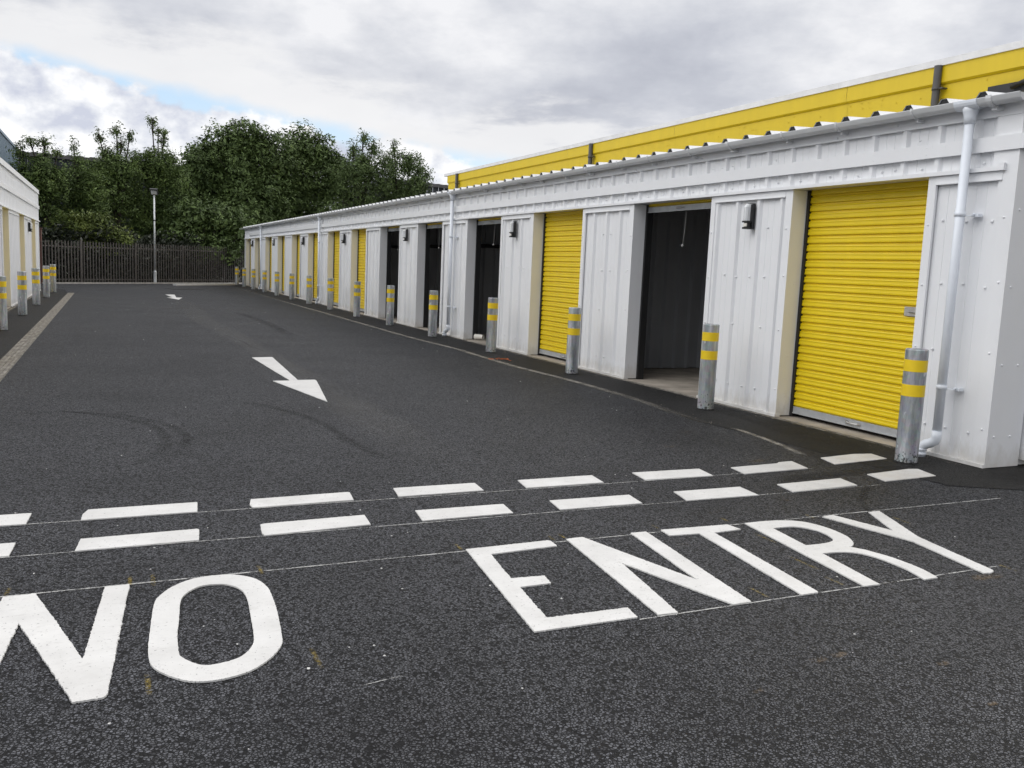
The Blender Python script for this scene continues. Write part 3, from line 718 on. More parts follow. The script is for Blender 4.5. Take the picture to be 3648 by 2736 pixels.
while y < 52:
    w = .022 if i % 4 else .05
    b = MB()
    R2 = gr+.009; rr_ = [(cx+R2*math.cos(math.pi*.93+math.pi*1.05*k/9), cz+R2*math.sin(math.pi*.93+math.pi*1.05*k/9)) for k in range(10)]
    for p, q in zip(rr_, rr_[1:]): b.face([(p[0],y,p[1]),(p[0],y+w,p[1]),(q[0],y+w,q[1]),(q[0],y,q[1])][::-1], True)
    for yy in (y, y+w):
        for p, q in zip(rr_, rr_[1:]):
            s = (gr-.001)/R2; b.face([(p[0],yy,p[1]),(q[0],yy,q[1]),(cx+(q[0]-cx)*s,yy,cz+(q[1]-cz)*s),(cx+(p[0]-cx)*s,yy,cz+(p[1]-cz)*s)])
    b.box(cx+.02, XF-.012, y, y+w, cz-.095, cz-.072)
    b.build('gutter_bracket', M['gutter'], gu_); y += .93 if i % 2 else .80; i += 1
for j, y in enumerate((5.57, 18.29, 31.70, 45.08)):
    m = MB(); px = 6.735
    m.tube([(px,y,3.06),(px,y,.22)], .040, 14)
    m.tube([(px,y,3.075),(px,y,3.03),(px,y,2.99),(px,y,2.93),(px,y,2.929)], [.075,.062,.050,.047,.040], 14)
    R2 = gr+.008; q_ = [(cx+R2*math.cos(math.pi*.97+math.pi*1.06*k/10), cz+R2*math.sin(math.pi*.97+math.pi*1.06*k/10)) for k in range(11)]
    for p, q in zip(q_, q_[1:]): m.face([(p[0],y-.11,p[1]),(p[0],y+.11,p[1]),(q[0],y+.11,q[1]),(q[0],y-.11,q[1])][::-1], True)
    for yy in (y-.11, y+.11):
        for p, q in zip(q_, q_[1:]): m.face([(p[0],yy,p[1]),(q[0],yy,q[1]),(cx+(q[0]-cx)*.88,yy,cz+(q[1]-cz)*.88),(cx+(p[0]-cx)*.88,yy,cz+(p[1]-cz)*.88)])
    d = m.build('downpipe', M['upvc'], bl)
    for zz in (2.17,.655):
        k = MB(); k.lathe([(.041,zz-.02),(.046,zz-.02),(.046,zz+.02),(.041,zz+.02)], (px,y), 14); k.box(px+.02, XF+.03, y-.10, y-.03, zz-.014, zz-.009); k.box(px+.06, XF+.02, y-.13, y-.10, zz-.022, zz+.004); k.dome((px+.05,y-.10,zz), (-1,0,0), .012, .012)
        k.build('pipe_clip', M['upvc'], d)
    k = MB(); k.tube([(px,y,.26),(px,y,.20),(px-.004,y+.012,.165),(px-.012,y+.045,.140),(px-.022,y+.085,.122),(px-.03,y+.115,.095),(px-.032,y+.125,.055),(px-.032,y+.125,.004)], [.044,.044,.044,.044,.044,.044,.044,.044], 14)
    for zz in (.03,.07): k.lathe([(.044,zz-.012),(.050,zz-.012),(.050,zz+.012),(.044,zz+.012)], (px-.032,y+.125), 14)
    k.build('spout', M['upvc'], d)

# ------------------------------------------------------------------ left row
bll = thing('storage_building', 'white clad storage building at the left edge with its end corner by the brick pillar', 'building', (-4.0,27.0,0))
PL = [(10.4,13.2),(14.7,17.5),(19.0,20.35),(21.75,24.74),(26.19,29.19),(30.77,33.52),(35.16,37.0)]
DL = ['shut']*6
XL = -2.33; ZLL = 2.50
row_builder(bll, XL, -1, PL, DL, ZLL, .385, .1, detail=False)
m = MB(); clad(m, XL, -1, 10.4, 36.95, ZLL+.03, 3.51, pitch=.385, phase=.2); m.build('fascia_cladding', M['white'], bll)
m = MB(); m.box(XL+.03, XL+.003, 10.4, 37.08, 2.945, 3.063); m.build('fascia_band', M['white_trim'], bll)
m = MB(); m.box(XL+.045, XL-.04, 10.4, 37.05, ZLL-.010, ZLL+.0245); m.build('lintel_flashing', M['white_trim'], bll)
m = MB(); m.box(XL+.03, XL-.3, 10.4, 37.0, 3.49, 3.615); m.box(XL+.036, XL+.0301, 10.4, 37.02, 3.475, 3.50); m.build('parapet_capping', M['white_trim'], bll)
m = MB(); m.box(XL-.0001-.03, -4.8, 36.95, 37.0, .01, 3.48); m.build('end_wall', M['white'], bll)
m = MB(); m.box(XL+.004, XL-.025, 36.86, 37.01, ZLL+.03, 3.47); m.build('fascia_corner', M['white_trim'], bll)
m = MB(); m.box(XL-.2, -4.8, 10.4, 36.9, 3.40, 3.46); m.build('roof', M['roof'], bll)
m = MB(); m.box(XL+.0, -4.8, 10.4, 36.9, -.03, .0065); m.build('floor_slab', M['slab'], bll)
m = MB(); m.box(-4.85, -4.8, 10.4, 36.9, .0, 3.4); m.build('rear_wall', M['white'], bll)
m = MB(); m.box(XL-.041, XL-.30, 10.4, 36.9, ZLL-.004, ZLL+.02); m.build('door_soffit', M['white_trim'], bll)

# ------------------------------------------------------------------ wall lights
def wall_light(x, y, z, s, label):
    t = thing('wall_light', label, 'wall light', (x, y, z), 'bulkhead lights on the white piers')
    m = MB(); m.box(x, x-s*.035, y-.052, y+.052, z-.15, z+.145); m.box(x-s*.0351, x-s*.06, y-.056, y-.040, z-.06, z+.13); m.build('backplate', M['black'], t)
    m = MB(); seg = 8
    pr = [(x-s*(.0352+.075*math.sin(math.pi*k/seg)), y+.005+.048*-math.cos(math.pi*k/seg)) for k in range(seg+1)]
    zz = (z-.055, z+.10, z+.135); sc_ = (1, 1, .75)
    for a in range(2):
        for p, q in zip(pr, pr[1:]):
            f = lambda P, k: (x-s*.0352+(P[0]-x+s*.0352)*sc_[k], y+.005+(P[1]-y-.005)*sc_[k], zz[k])
            m.face([f(p,a), f(q,a), f(q,a+1), f(p,a+1)], True)
    m.face([f(p,2) for p in pr]); m.face([f(p,0) for p in pr][::-1]); m.build('diffuser', M['diffuser'], t)
    m = MB(); m.box(x-s*.0353, x-s*.105, y-.045, y+.045, z-.075, z-.057); m.box(x-s*.0353, x-s*.085, y-.03, y+.03, z-.145, z-.0755); m.box(x-s*.0353, x-s*.10, y-.042, y+.042, z-.15, z-.128)
    b = m.build('sensor', M['black'], t)
    m = MB(); m.box(x-s*.0851, x-s*.098, y-.026, y+.026, z-.122, z-.085); m.build('sensor_window', M['cup'], b)
LIGHTS = [(8.46,'nearest bulkhead light, black and clear, on the pier beside the near closed yellow door'),
 (15.15,'second bulkhead light along the right row, beside the doorway with the cup'),
 (21.72,'third bulkhead light along the right row, on the pier between two open dark doorways'),
 (28.30,'fourth bulkhead light along the right row, on the pier between two yellow doors'),
 (34.90,'fifth bulkhead light along the right row, just past the downpipe'),
 (41.60,'sixth bulkhead light along the right row, small, two piers from the far end'),
 (48.40,'last bulkhead light of the right row, on the far end pier by the fence')]
for y, lb in LIGHTS: wall_light(XF+.0, y, 2.26, 1, lb)
wall_light(XL, 32.4, 2.20, -1, 'bulkhead light on the left building, on the pier before its end corner')

# ------------------------------------------------------------------ pull cords, cup, plank, twine
for y, x, zt, zb, lb in ((10.16,7.10,2.44,1.95,'thin white pull cord hanging in the open doorway nearest the camera'),(16.75,7.10,2.44,2.01,'white pull cord with bead in the open doorway with the cup'),(20.06,7.10,2.42,1.95,'white pull cord with bead in the doorway with the leaning plank'),(23.35,7.10,2.42,1.915,'white pull cord with bead in the farthest open doorway')):
    t = thing('pull_cord', lb, 'pull cord', (x,y,zt), 'pull cords in the open doorways')
    m = MB(); m.tube([(x,y,zt),(x+.004,y+.012,(zt*.7+zb*.3)),(x,y+.02,(zt*.35+zb*.65)),(x+.003,y+.045,zb)], .0045, 6); m.build('string', M['cord'], t)
    m = MB(); m.lathe([(.001,zb+.022),(.012,zb+.016),(.021,zb-.006),(.017,zb-.02),(.001,zb-.026)], (x+.003,y+.045), 10); m.build('bead', M['cord'], t)
m = MB(); c0 = Vector((7.12,17.42,.075)); dv = Vector((.55,-.80,-.0)).normalized()
m.tube([c0-dv*.10, c0-dv*.095, c0+dv*.09, c0+dv*.10], [.062,.058,.05,.05], 14, cap=False)
m.tube([c0-dv*.098, c0+dv*.095], [.055,.047], 14, cap=False); m.tube([c0+dv*.085,c0+dv*.088],.047,14)
o = m.build('paper_cup', M['cup']); tag(o, 'white cup lying on its side on the unit floor inside a doorway', 'cup')
m = MB(); m.obox((7.42,20.45,.42), Vector((.10,.13,.40)), Vector((.04,-.03,0)), Vector((.006,.008,-.004))); o = m.build('timber_plank', M['wood']); tag(o, 'pale short timber plank leaning inside an open doorway behind a bollard', 'plank')
m = MB(); rr = random.Random(5)
for k in range(5):
    p = Vector((5.95+rr.uniform(-.05,.05), 13.69+rr.uniform(-.08,.08), .014)); path = []
    a = rr.uniform(0,6.28)
    for i in range(14): path.append(tuple(p)); a += rr.uniform(-.9,.9); p = p+Vector((math.cos(a)*.018, math.sin(a)*.026, rr.uniform(-.004,.004))); p.z = max(.012, p.z)
    m.tube(path, .003, 5)
o = m.build('twine_tangle', M['twine']); tag(o, 'tangle of orange twine lying on the dark apron', 'twine')

# ------------------------------------------------------------------ bollards
def make_bollard():
    t = thing('bollard', '', 'bollard', (0,0,0))
    m = MB(); r = .094
    m.lathe([(r,-.03),(r,.99)], seg=28); m.lathe([(r,.99),(r-.004,.997),(r-.010,1.0),(r-.016,.998),(r-.02,.990),(.0005,.985)], seg=28); m.build('post', M['galv'], t)
    for a, b in ((.806,.908),(.592,.694)):
        m = MB(); m.lathe([(r+.0015,a),(r+.0015,b)], seg=28); m.lathe([(r-.001,a+.0001),(r+.0015,a)], seg=28, smooth=False); m.lathe([(r+.0015,b),(r-.001,b-.0001)], seg=28, smooth=False); m.build('band', M['yellow_band'], t)
    m = MB(); rr = random.Random(2); ring = []
    n0 = 20
    for k in range(n0):
        a = 6.283*k/n0; q = r+.010+.012*rr.random(); ring.append((q*math.cos(a), q*math.sin(a), .007))
    for k in range(n0):
        a = 6.283*k/n0; b = 6.283*(k+1)/n0; m.face([ring[k], ring[(k+1) % n0], ((r-.001)*math.cos(b),(r-.001)*math.sin(b),.018), ((r-.001)*math.cos(a),(r-.001)*math.sin(a),.018)])
    m.build('collar', M['apron'], t)
    return t
YR = [5.52,8.42,11.76,14.90,18.17,21.40,24.66,27.98,31.28,34.55,37.89,41.18,44.54,47.87,50.76]
rl = ['galvanised bollard nearest the camera, beside the white downpipe spout','second bollard in the right row, before the pier with the nearest bulkhead light','third bollard from the camera in the right row, before a yellow door','fourth bollard from the camera in the right row, left of the doorway with the cup','fifth bollard from the camera in the right row, by the doorway with the plank','sixth bollard from the camera in the right row, before the farthest open doorway','seventh bollard in the right row, before a yellow door','eighth bollard in the right row, overlapping a yellow door and cream reveal','ninth bollard in the right row, just beyond the third downpipe spout','tenth bollard in the right row, before a white pier','eleventh bollard in the right row, small and far','twelfth bollard in the right row, small and far','third bollard from the far end of the right row','second bollard from the far end of the right row','farthest bollard of the right row, standing against the dark fence']
ll = ['bollard cut by the left edge of the photo','second bollard from the left edge, before the left building','third bollard from the left edge, before the end corner of the left building','fourth bollard from the left edge, before the brick pillar','farthest bollard of the left row, beside the fence']
base = None; rb = random.Random(11)
for X, Y, lb, gp in [(6.331, y, l, 'bollards along the right building') for y, l in zip(YR, rl)]+[(-1.826, y, l, 'bollards along the left building') for y, l in zip([18.8,23.11,27.40,31.72,35.46], ll)]:
    t = base if False else None
    if base is None: base = make_bollard(); t = base
    else: t = copy_tree(base)
    t.location = (X, Y, 0); t.rotation_euler = (R(rb.uniform(-.5,.5)), R(rb.uniform(-.5,.5)), rb.uniform(0, 6.28)); t['label'] = lb; t['group'] = gp

# ------------------------------------------------------------------ fence, lamp post, brick pillar
f = thing('palisade_fence', 'dark weathered palisade fence closing the far end of the lane', 'fence', tuple(fpt(5)))
posts = [-1.05, 1.43, 4.79, 8.15, 11.5, 14.8]
for s in posts:
    m = MB(); m.obox(fpt(s, .05, 1.0), fu*.05, fn*.04, (0,0,1.0)); m.build('post', M['fence'], f)
def ztop(s): return 1.93+.012*max(0, s)
for a, b in zip(posts, posts[1:]):
    m = MB(); s = a+.11; rr = random.Random(int(a*10))
    while s < b-.03:
        zt = ztop(s)+rr.uniform(-.015,.015); w = .038; c = fpt(s, -.03); d = fu
        tilt = rr.uniform(-.006,.006)
        for u0, u1, o0, o1 in ((-w,-w*.35,.012,-.008),(-w*.35,w*.35,-.008,-.008),(w*.35,w,-.008,.012)):
            p = c+d*u0+fn*o0; q = c+d*u1+fn*o1
            zp = zt if abs(u0) < w*.9 else zt-.06; zq = zt if abs(u1) < w*.9 else zt-.06
            m.face([(p.x,p.y,.07),(q.x,q.y,.07),(q.x+d.x*tilt,q.y+d.y*tilt,zq),(p.x+d.x*tilt,p.y+d.y*tilt,zp)])
            p2 = p+fn*.004; q2 = q+fn*.004
            m.face([(q2.x,q2.y,.07),(p2.x,p2.y,.07),(p2.x+d.x*tilt,p2.y+d.y*tilt,zp),(q2.x+d.x*tilt,q2.y+d.y*tilt,zq)])
        s += .176
    m.build('pale_panel', M['fence'], f)
    for zz in (.20, ztop((a+b)/2)-.26):
        m = MB(); m.obox(fpt((a+b)/2, .008, zz), fu*((b-a)/2-.052), fn*.018, (0,0,.024)); m.build('rail', M['fence'], f)
lp = thing('lamp_post', 'slim grey lamp post with a square black floodlight in front of the fence', 'lamp post', (2.10,49.2,0))
m = MB(); m.lathe([(.085,0),(.085,.60),(.07,.655),(.039,.66)], (2.10,49.2), 16); m.build('base', M['post_grey'], lp)
m = MB(); m.tube([(2.10,49.2,.655),(2.10,49.2,4.44)], [.040,.036], 14); m.build('pole', M['post_grey'], lp)
m = MB(); m.lathe([(.038,3.17),(.055,3.18),(.055,3.22),(.038,3.23)], (2.10,49.2), 12); m.build('collar', M['black'], lp)
m = MB(); dv = Vector((-.35,-.94,-.0)).normalized(); uv = Vector((.94,-.35,0)); tn = Vector((dv.x*.94, dv.y*.94, -.34)); tu = Vector((dv.x*.34, dv.y*.34, .94))
c = Vector((2.10,49.2,4.61)); m.obox(c, uv*.165, tn*.06, tu*.15); m.obox(c+tu*.158+tn*.03, uv*.18, tn*.09, tu*.010); m.obox(c-tu*.17, uv*.03, tn*.03, tu*.04)
hd = m.build('floodlight', M['black'], lp)
m = MB(); m.obox(c+tn*.0605-tu*.01, uv*.14, tn*.006, tu*.10); m.build('lens', M['lens'], hd)
m = MB(); m.box(-3.05,-2.70,44.25,44.62,-.04,2.38); m.box(-3.08,-2.67,44.22,44.65,2.3801,2.44); o = m.build('brick_pillar', M['brick']); tag(o, 'narrow red brick pillar at the left end of the fence beside the white corner', 'pillar')

# ------------------------------------------------------------------ buildings behind
yb = thing('warehouse', 'large bright yellow clad warehouse with pale capping behind the right storage building', 'building', (19,20,0))
WX = 13.0; YA, YB = 2.0, 35.8
m = MB(); m.box(WX+.05, 26, YA, YB, 0, 5.10); m.build('wall', M['yellow_wall'], yb)
m = MB()
def board(z0, z1, o0, o1):
    y = YA; rr = random.Random(8)
    while y < YB:
        l = min(5.75, YB-y); m.face([(WX-o0,y,z0),(WX-o0,y+l-.006,z0),(WX-o1,y+l-.006,z1),(WX-o1,y,z1)][::-1]); y += l
    m.face([(WX-o0,YA,z0),(WX-o0,YB,z0),(WX+.05,YB,z0),(WX+.05,YA,z0)])
    m.face([(WX-o0,YB,z0),(WX-o1,YB,z1),(WX+.05,YB,z1),(WX+.05,YB,z0)][::-1])
board(4.985, 5.30, .075, .070)
board(4.955, 4.984, .035, .075)
board(4.62, 4.953, .025, .022)
board(4.27, 4.618, .030, .000)
board(3.92, 4.268, .030, .000)
rr = random.Random(6)
for _ in range(260):
    m.dome((WX-.035-.02*(rr.random() < .5), rr.uniform(YA,YB), rr.choice((5.02,5.16,4.90,4.80))+rr.uniform(-.01,.01)), (-1,0,0), .012, .006)
m.build('lapped_cladding', M['yellow_wall'], yb)
m = MB(); y = YA
while y < YB+.25:
    l = min(3.9, YB+.35-y); e = .003*(int(y*2) % 2); m.box(WX-.10-e, WX+.3, y, y+l-.004, 5.262, 5.352+e); m.box(WX-.092-e, WX+.28, y, y+l-.004, 5.355+e, 5.372+e); y += l
m.build('roof_capping', M['cap'], yb)
m = MB(); m.box(WX+.2, 26, YA, YB, 5.2, 5.33); m.build('roof', M['cap'], yb)
for y in (34.55, 23.45, 11.385):
    m = MB(); m.tube([(WX-.12,y,5.261),(WX-.12,y,.05)], .064, 12); d = m.build('downpipe', M['grey_pipe'], yb)
    m = MB(); m.lathe([(.065,4.86),(.076,4.86),(.076,4.90),(.065,4.90)], (WX-.12,y), 12); m.box(WX-.14,WX-.02,y-.14,y-.06,4.87,4.89); m.build('pipe_clip', M['grey_pipe'], d)
m = MB(); m.box(WX-.16, WX-.06, 6.0, 10.35, 4.58, 4.74); d = m.build('cable_tray', M['dark_box'], yb)
m = MB(); m.tube([(WX-.20,9.9,4.66),(WX-.22,9.6,4.73),(WX-.2,9.0,4.78),(WX-.2,8.0,4.82),(WX-.2,6.5,4.84)], .04, 8); m.build('cable', M['black'], d)

bg = thing('warehouse', 'blue grey ribbed metal warehouse rising behind the left storage building', 'building', (-9,45,0))
m = MB(); clad(m, -4.98, -1, 20, 62.6, 0, 7.30, pitch=.33, phase=0, rib=.08, slope=.04, depth=.05, minor=False); m.build('side_wall', M['bluegrey'], bg)
m = MB(); m.box(-5.03,-16,62.5,62.6,0,7.3); m.box(-5.031,-5.1,20,62.5,0,7.2); m.build('gable_wall', M['bluegrey'], bg)
m = MB(); m.box(-4.93,-5.2,20,62.7,7.301,7.44); m.build('eaves_trim', M['bluegrey'], bg)
m = MB(); m.face([(-5.03,20,7.43),(-5.03,62.7,7.43),(-11,62.7,8.4),(-11,20,8.4)][::-1]); m.face([(-11,20,8.4),(-11,62.7,8.4),(-16,62.7,7.4),(-16,20,7.4)][::-1]); m.build('roof', M['dark_roof'], bg)

def dark_shed(x0, x1, y0, y1, ht, label, slope=0):
    t = thing('warehouse', label, 'building', ((x0+x1)/2, y0, 0))
    m = MB()
    n = int((x1-x0)/.3)
    for i in range(n):
        a = x0+(x1-x0)*i/n; b = x0+(x1-x0)*(i+1)/n; ya = y0+slope*(a-x0); yb_ = y0+slope*(b-x0); q = .06 if i % 2 else 0
        m.face([(a,ya+q,0),(b,yb_+q,0),(b,yb_+q,ht),(a,ya+q,ht)])
    m.box(x0, x1, y1, y1+.1, 0, ht); m.box(x0-.05, x0, y0, y1, 0, ht); m.box(x1, x1+.05, y0+slope*(x1-x0), y1, 0, ht)
    m.build('wall', M['dark_sheet'], t)
    m = MB(); a = Vector((x0-.2,y0-.25,0)); b = Vector((x1+.2,y0-.25+slope*(x1-x0),0)); d = (b-a); 
    n = int((x1-x0)/.4)
    for i in range(n):
        p = a+d*(i/n); q = a+d*((i+1)/n); e = .05 if i % 2 else 0
        m.face([(p.x,p.y,ht-.16),(q.x,q.y,ht-.16),(q.x,q.y,ht+.12),(p.x,p.y,ht+.12)])
        m.face([(p.x,p.y,ht+.12+e),(q.x,q.y,ht+.12+e),(q.x,y1+.3,ht+1.0+e),(p.x,y1+.3,ht+1.0+e)])
    m.build('roof', M['dark_roof'], t)
dark_shed(-9, 10, 79.5, 95, 8.75, 'dark shed roof showing above the trees left of the lamp post', .1)
dark_shed(21.0, 33, 75.2, 90, 8.62, 'dark blue shed between the trees and the yellow warehouse', .3)

# ------------------------------------------------------------------ trees
def crown_mesh(name, blobs, Yc, mat, parent, seed, dens=5.2, size=.20, narrow=.42, depth=None, fill=.46, droop=.2):
    rnd = random.Random(seed); V = []; F = []
    def leaf(p, nrm, s):
        t = Vector((rnd.gauss(0,1), rnd.gauss(0,1), rnd.gauss(0,1)-droop)); t = (t - nrm*t.dot(nrm))
        if t.length < 1e-4: return
        t.normalize(); w = nrm.cross(t).normalized(); n = len(V); k = s*narrow; up = nrm*s*.12
        V.extend([tuple(p-t*s*.5), tuple(p+w*k*.5-t*s*.05+up), tuple(p+t*s*.55), tuple(p-w*k*.5-t*s*.05+up)])
        F.append((n, n+1, n+2, n+3))
    for bi, (x, z, rx, rz) in enumerate(blobs):
        ry = max(.8*min(rx, rz*1.1), .2) if depth is None else depth; yb2 = Yc+rnd.uniform(-.5,.5)*min(1, rx)
        area = 4*math.pi*((rx*rz)**1.6/3+(rx*ry)**1.6/3+(ry*rz)**1.6/3)**(1/1.6)
        n = int(area*dens*3.5)+14
        small = min(rx, rz) < .7
        C3 = []
        if small: n = int(n*.62)
        if not small:                                     # boughs: puffs of leaves standing out of the crown
            for _ in range(int(area*.85)+6):
                d = Vector((rnd.gauss(0,1), rnd.gauss(0,1), rnd.gauss(.1,1))).normalized()
                wob = 1+.22*noise.noise(Vector((x+d.x*1.7*rx, Yc+d.y*2, z+d.z*1.7*rz))*1.1); q = wob*rnd.uniform(.78,1.0)
                C3.append((Vector((x+d.x*rx*q, yb2+d.y*ry*q, z+d.z*rz*q)), min(.62, .45*min(rx, rz, ry)+.1)*rnd.uniform(.65,1.15)))
        for i in range(n):
            d = Vector((rnd.gauss(0,1), rnd.gauss(0,1), rnd.gauss(0,1))).normalized()
            if small or rnd.random() < fill:
                rad = min(1.5, abs(rnd.gauss(.5,.4))) if small else rnd.uniform(.3,.88)
                c = Vector((x+d.x*rx*rad, yb2+d.y*ry*rad, z+d.z*rz*rad)); out = (d+Vector((0,0,.5))).normalized(); big = 1 if small else 1.5
            else:
                cc, cr = rnd.choice(C3); d.z = abs(d.z)*.9+d.z*.35 if rnd.random() < .7 else d.z; d.normalize()
                c = cc+d*cr*rnd.uniform(.75,1.05); out = (d+Vector((0,0,.45))).normalized(); big = 1
            if c.z < .3: continue
            m = rnd.randint(4, 8); cs = size*rnd.uniform(.8,1.3)*big
            for k in range(m):
                nrm = (out+Vector((rnd.gauss(0,.42), rnd.gauss(0,.42), rnd.gauss(0,.42)))).normalized()
                leaf(c+Vector((rnd.gauss(0,1), rnd.gauss(0,1), rnd.gauss(0,.8)))*cs*.6, nrm, cs*rnd.uniform(.6,1.15))
    me = bpy.data.meshes.new(name); me.from_pydata(V, [], F); me.materials.append(mat); me.update()
    o = bpy.data.objects.new(name, me); col.objects.link(o)
    o.parent = parent; o.matrix_parent_inverse = Matrix.Translation(-Vector(parent.location))
    return o
def tree(name, label, cat, Y, blobs, mat, seed, trunk=.16, group='trees behind the palisade fence', **kw):
    xs = sum(b[0]*b[2] for b in blobs)/sum(b[2] for b in blobs)
    t = thing(name, label, cat, (xs, Y, 0), group); rnd = random.Random(seed+100)
    m = MB(); zt = max(b[1] for b in blobs); zl = min(b[1] for b in blobs)
    p = Vector((xs, Y, -.1)); tip = Vector((xs+rnd.uniform(-.3,.3), Y, min(zt-.2, zl+1.5)))
    m.tube([p, p.lerp(tip,.3)+Vector((rnd.uniform(-.1,.1),0,0)), p.lerp(tip,.65)+Vector((rnd.uniform(-.15,.15),0,0)), tip], [trunk*1.3, trunk, trunk*.75, trunk*.4], 9)
    for x, z, rx, rz in blobs:
        a = p.lerp(tip, rnd.uniform(.4,.95)); b = Vector((x, Y+rnd.uniform(-.3,.3), z)); mid = a.lerp(b,.5)+Vector((rnd.uniform(-.2,.2), rnd.uniform(-.2,.2), .15))
        top = b+Vector((rnd.uniform(-.05,.05), 0, rz*.8))
        m.tube([a, mid, b, top], [trunk*.45, trunk*.3, trunk*.16, .012], 7)
        for _ in range(3):
            e = b+Vector((rnd.uniform(-1,1)*rx*.8, rnd.uniform(-1,1)*rx*.5, rnd.uniform(-.5,.9)*rz)); m.tube([b.lerp(mid,.3), b.lerp(e,.5)+Vector((0,0,.1)), e], [trunk*.14, trunk*.08, .008], 5)
    m.build('trunk', M['bark'], t)
    crown_mesh('crown', blobs, Y, mat, t, seed, **kw)
    return t
TR = {
'A':(52,[(-3.55,6.85,.46,.34),(-2.95,6.85,.40,.40),(-2.35,6.40,.40,.26),(-3.0,6.2,.5,.4),(-3.99,6.26,.43,.62),(-3.4,5.05,1.29,.98),(-2.68,4.76,1.01,.90),(-3.74,3.76,1.39,1.25),(-2.72,2.89,1.22,1.06),(-3.1,5.75,.9,.55),(-2.4,5.35,.7,.5)]),
'B':(53,[(-1.61,6.9,.22,.40),(-1.45,6.24,.38,.34),(-1.54,4.88,1.05,1.0),(-.77,4.49,.96,1.24),(-1.67,3.47,1.26,1.1),(-1.45,5.75,.34,.4),(-.9,5.3,.9,.6)]),
'C':(55,[(-.42,7.72,.28,.58),(-.12,6.91,.5,.58),(.45,8.05,.30,.55),(.68,7.35,.52,.58),(1.11,7.95,.20,.48),(.38,5.95,1.08,1.0),(.13,4.42,1.35,1.41),(.3,6.6,.9,.6),(-.3,5.7,.8,.8),(1.2,6.3,.6,.8)]),
'D':(56,[(2.30,9.0,.30,.27),(2.62,8.50,.22,.34),(2.98,8.40,.26,.26),(2.88,7.93,.30,.42),(2.14,7.08,.61,.55),(3.32,6.93,.38,.42),(2.45,5.81,1.18,1.2),(2.31,4.1,1.42,1.49),(1.5,3.0,1.1,1.0),(2.6,2.8,1.1,1.0),(3.2,3.6,1.0,1.2),(1.0,4.3,1.0,1.0),(2.7,6.6,1.0,.8),(1.7,6.4,.7,.8),(3.4,5.6,1.0,1.2)]),
'E':(61,[(7.53,8.77,1.62,1.42),(8.98,8.76,1.3,1.25),(5.97,7.9,1.05,1.3),(4.99,6.95,1.01,1.1),(9.88,7.81,1.57,1.45),(7.25,6.41,2.48,1.87),(5.55,4.82,1.89,1.69),(8.13,4.7,2.52,1.76),(4.99,5.95,1.2,1.4),(7.2,3.0,2.4,1.5),(5.0,3.0,1.7,1.4),(9.3,5.9,1.8,1.6),(7.6,7.6,1.7,1.4)]),
'F':(63,[(11.9,8.94,1.5,1.48),(13.32,8.76,1.22,1.25),(14.36,8.22,.93,1.0),(11.76,6.91,2.26,1.89),(14.0,6.45,1.86,1.62),(11.16,4.99,2.4,1.72),(14.97,7.32,.94,1.2),(12.5,3.5,2.6,1.6)]),
'G':(60,[(15.61,9.74,.50,.75),(15.0,8.92,.6,.75),(16.26,9.19,.55,.8),(15.7,8.4,.9,.6),(14.87,7.55,1.2,1.2),(16.46,7.53,1.2,1.2),(15.85,6.1,1.68,1.44),(14.29,5.07,1.5,1.41)]),
'H':(61,[(18.01,9.39,.30,.7),(17.97,8.36,.75,.75),(19.2,8.62,.85,.85),(19.9,7.73,.75,.85),(19.08,7.03,1.36,1.18),(20.27,6.96,.55,.8),(18.09,6.32,1.44,1.34),(19.4,5.2,1.5,1.3),(17.9,4.5,1.5,1.3)]),
}
tree('ash_tree', 'feathery ash tree half hiding the blue grey warehouse', 'tree', *TR['A'], M['leaf_ash'], 1, narrow=.34, size=.165, dens=8)
tree('ash_tree', 'low bushy ash with one thin upright shoot against the sky', 'tree', *TR['B'], M['leaf_ash'], 2, narrow=.34, size=.165, dens=8)
tree('ash_tree', 'ash tree with several feathery upright tips left of the lamp post', 'tree', *TR['C'], M['leaf_ash'], 3, narrow=.34, size=.165, dens=8)
tree('ash_tree', 'ash tree with one tall bent spike directly behind the lamp post', 'tree', *TR['D'], M['leaf_ash'], 4, narrow=.34, size=.165, dens=8)
tree('broadleaf_tree', 'largest dark domed tree right of the lamp post', 'tree', *TR['E'], M['leaf_broad'], 5, trunk=.3, narrow=.52, size=.205, dens=6)
tree('broadleaf_tree', 'second domed dark tree, between the largest dome and the airy tree', 'tree', *TR['F'], M['leaf_broad'], 6, trunk=.3, narrow=.52, size=.205, dens=6)
tree('willow_tree', 'airy open crowned tree with ragged tips rising over the storage roof', 'tree', *TR['G'], M['leaf_pale'], 7, trunk=.2, narrow=.36, size=.19, dens=6, fill=.2)
tree('willow_tree', 'loose crowned tree nearest the yellow warehouse', 'tree', *TR['H'], M['leaf_pale'], 8, trunk=.2, narrow=.36, size=.19, dens=6, fill=.25)
tree('bramble_bush', 'olive green bush spilling over the fence on the left', 'bush', 48.6, [(-.93,2.68,1.21,.61),(.19,2.45,.85,.50),(-2.14,2.56,.86,.56),(-.42,3.10,.79,.35),(-1.53,3.05,.87,.32),(.75,2.2,.5,.35),(-.8,1.8,1.6,.6)], M['leaf_bush'], 9, trunk=.06, group='bushes behind the palisade fence', narrow=.5, size=.15, dens=11, depth=.8)
tree('laurel_bush', 'dark bush behind the fence right of the lamp post', 'bush', 54, [(4.41,3.64,1.19,.85),(3.55,2.82,.94,.74),(5.92,3.47,1.21,.86),(4.91,2.63,1.44,.5),(5.2,1.9,1.8,.8),(7.0,2.7,1.2,.9)], M['leaf_broad'], 10, trunk=.08, group='bushes behind the palisade fence', narrow=.5, size=.2, dens=7)
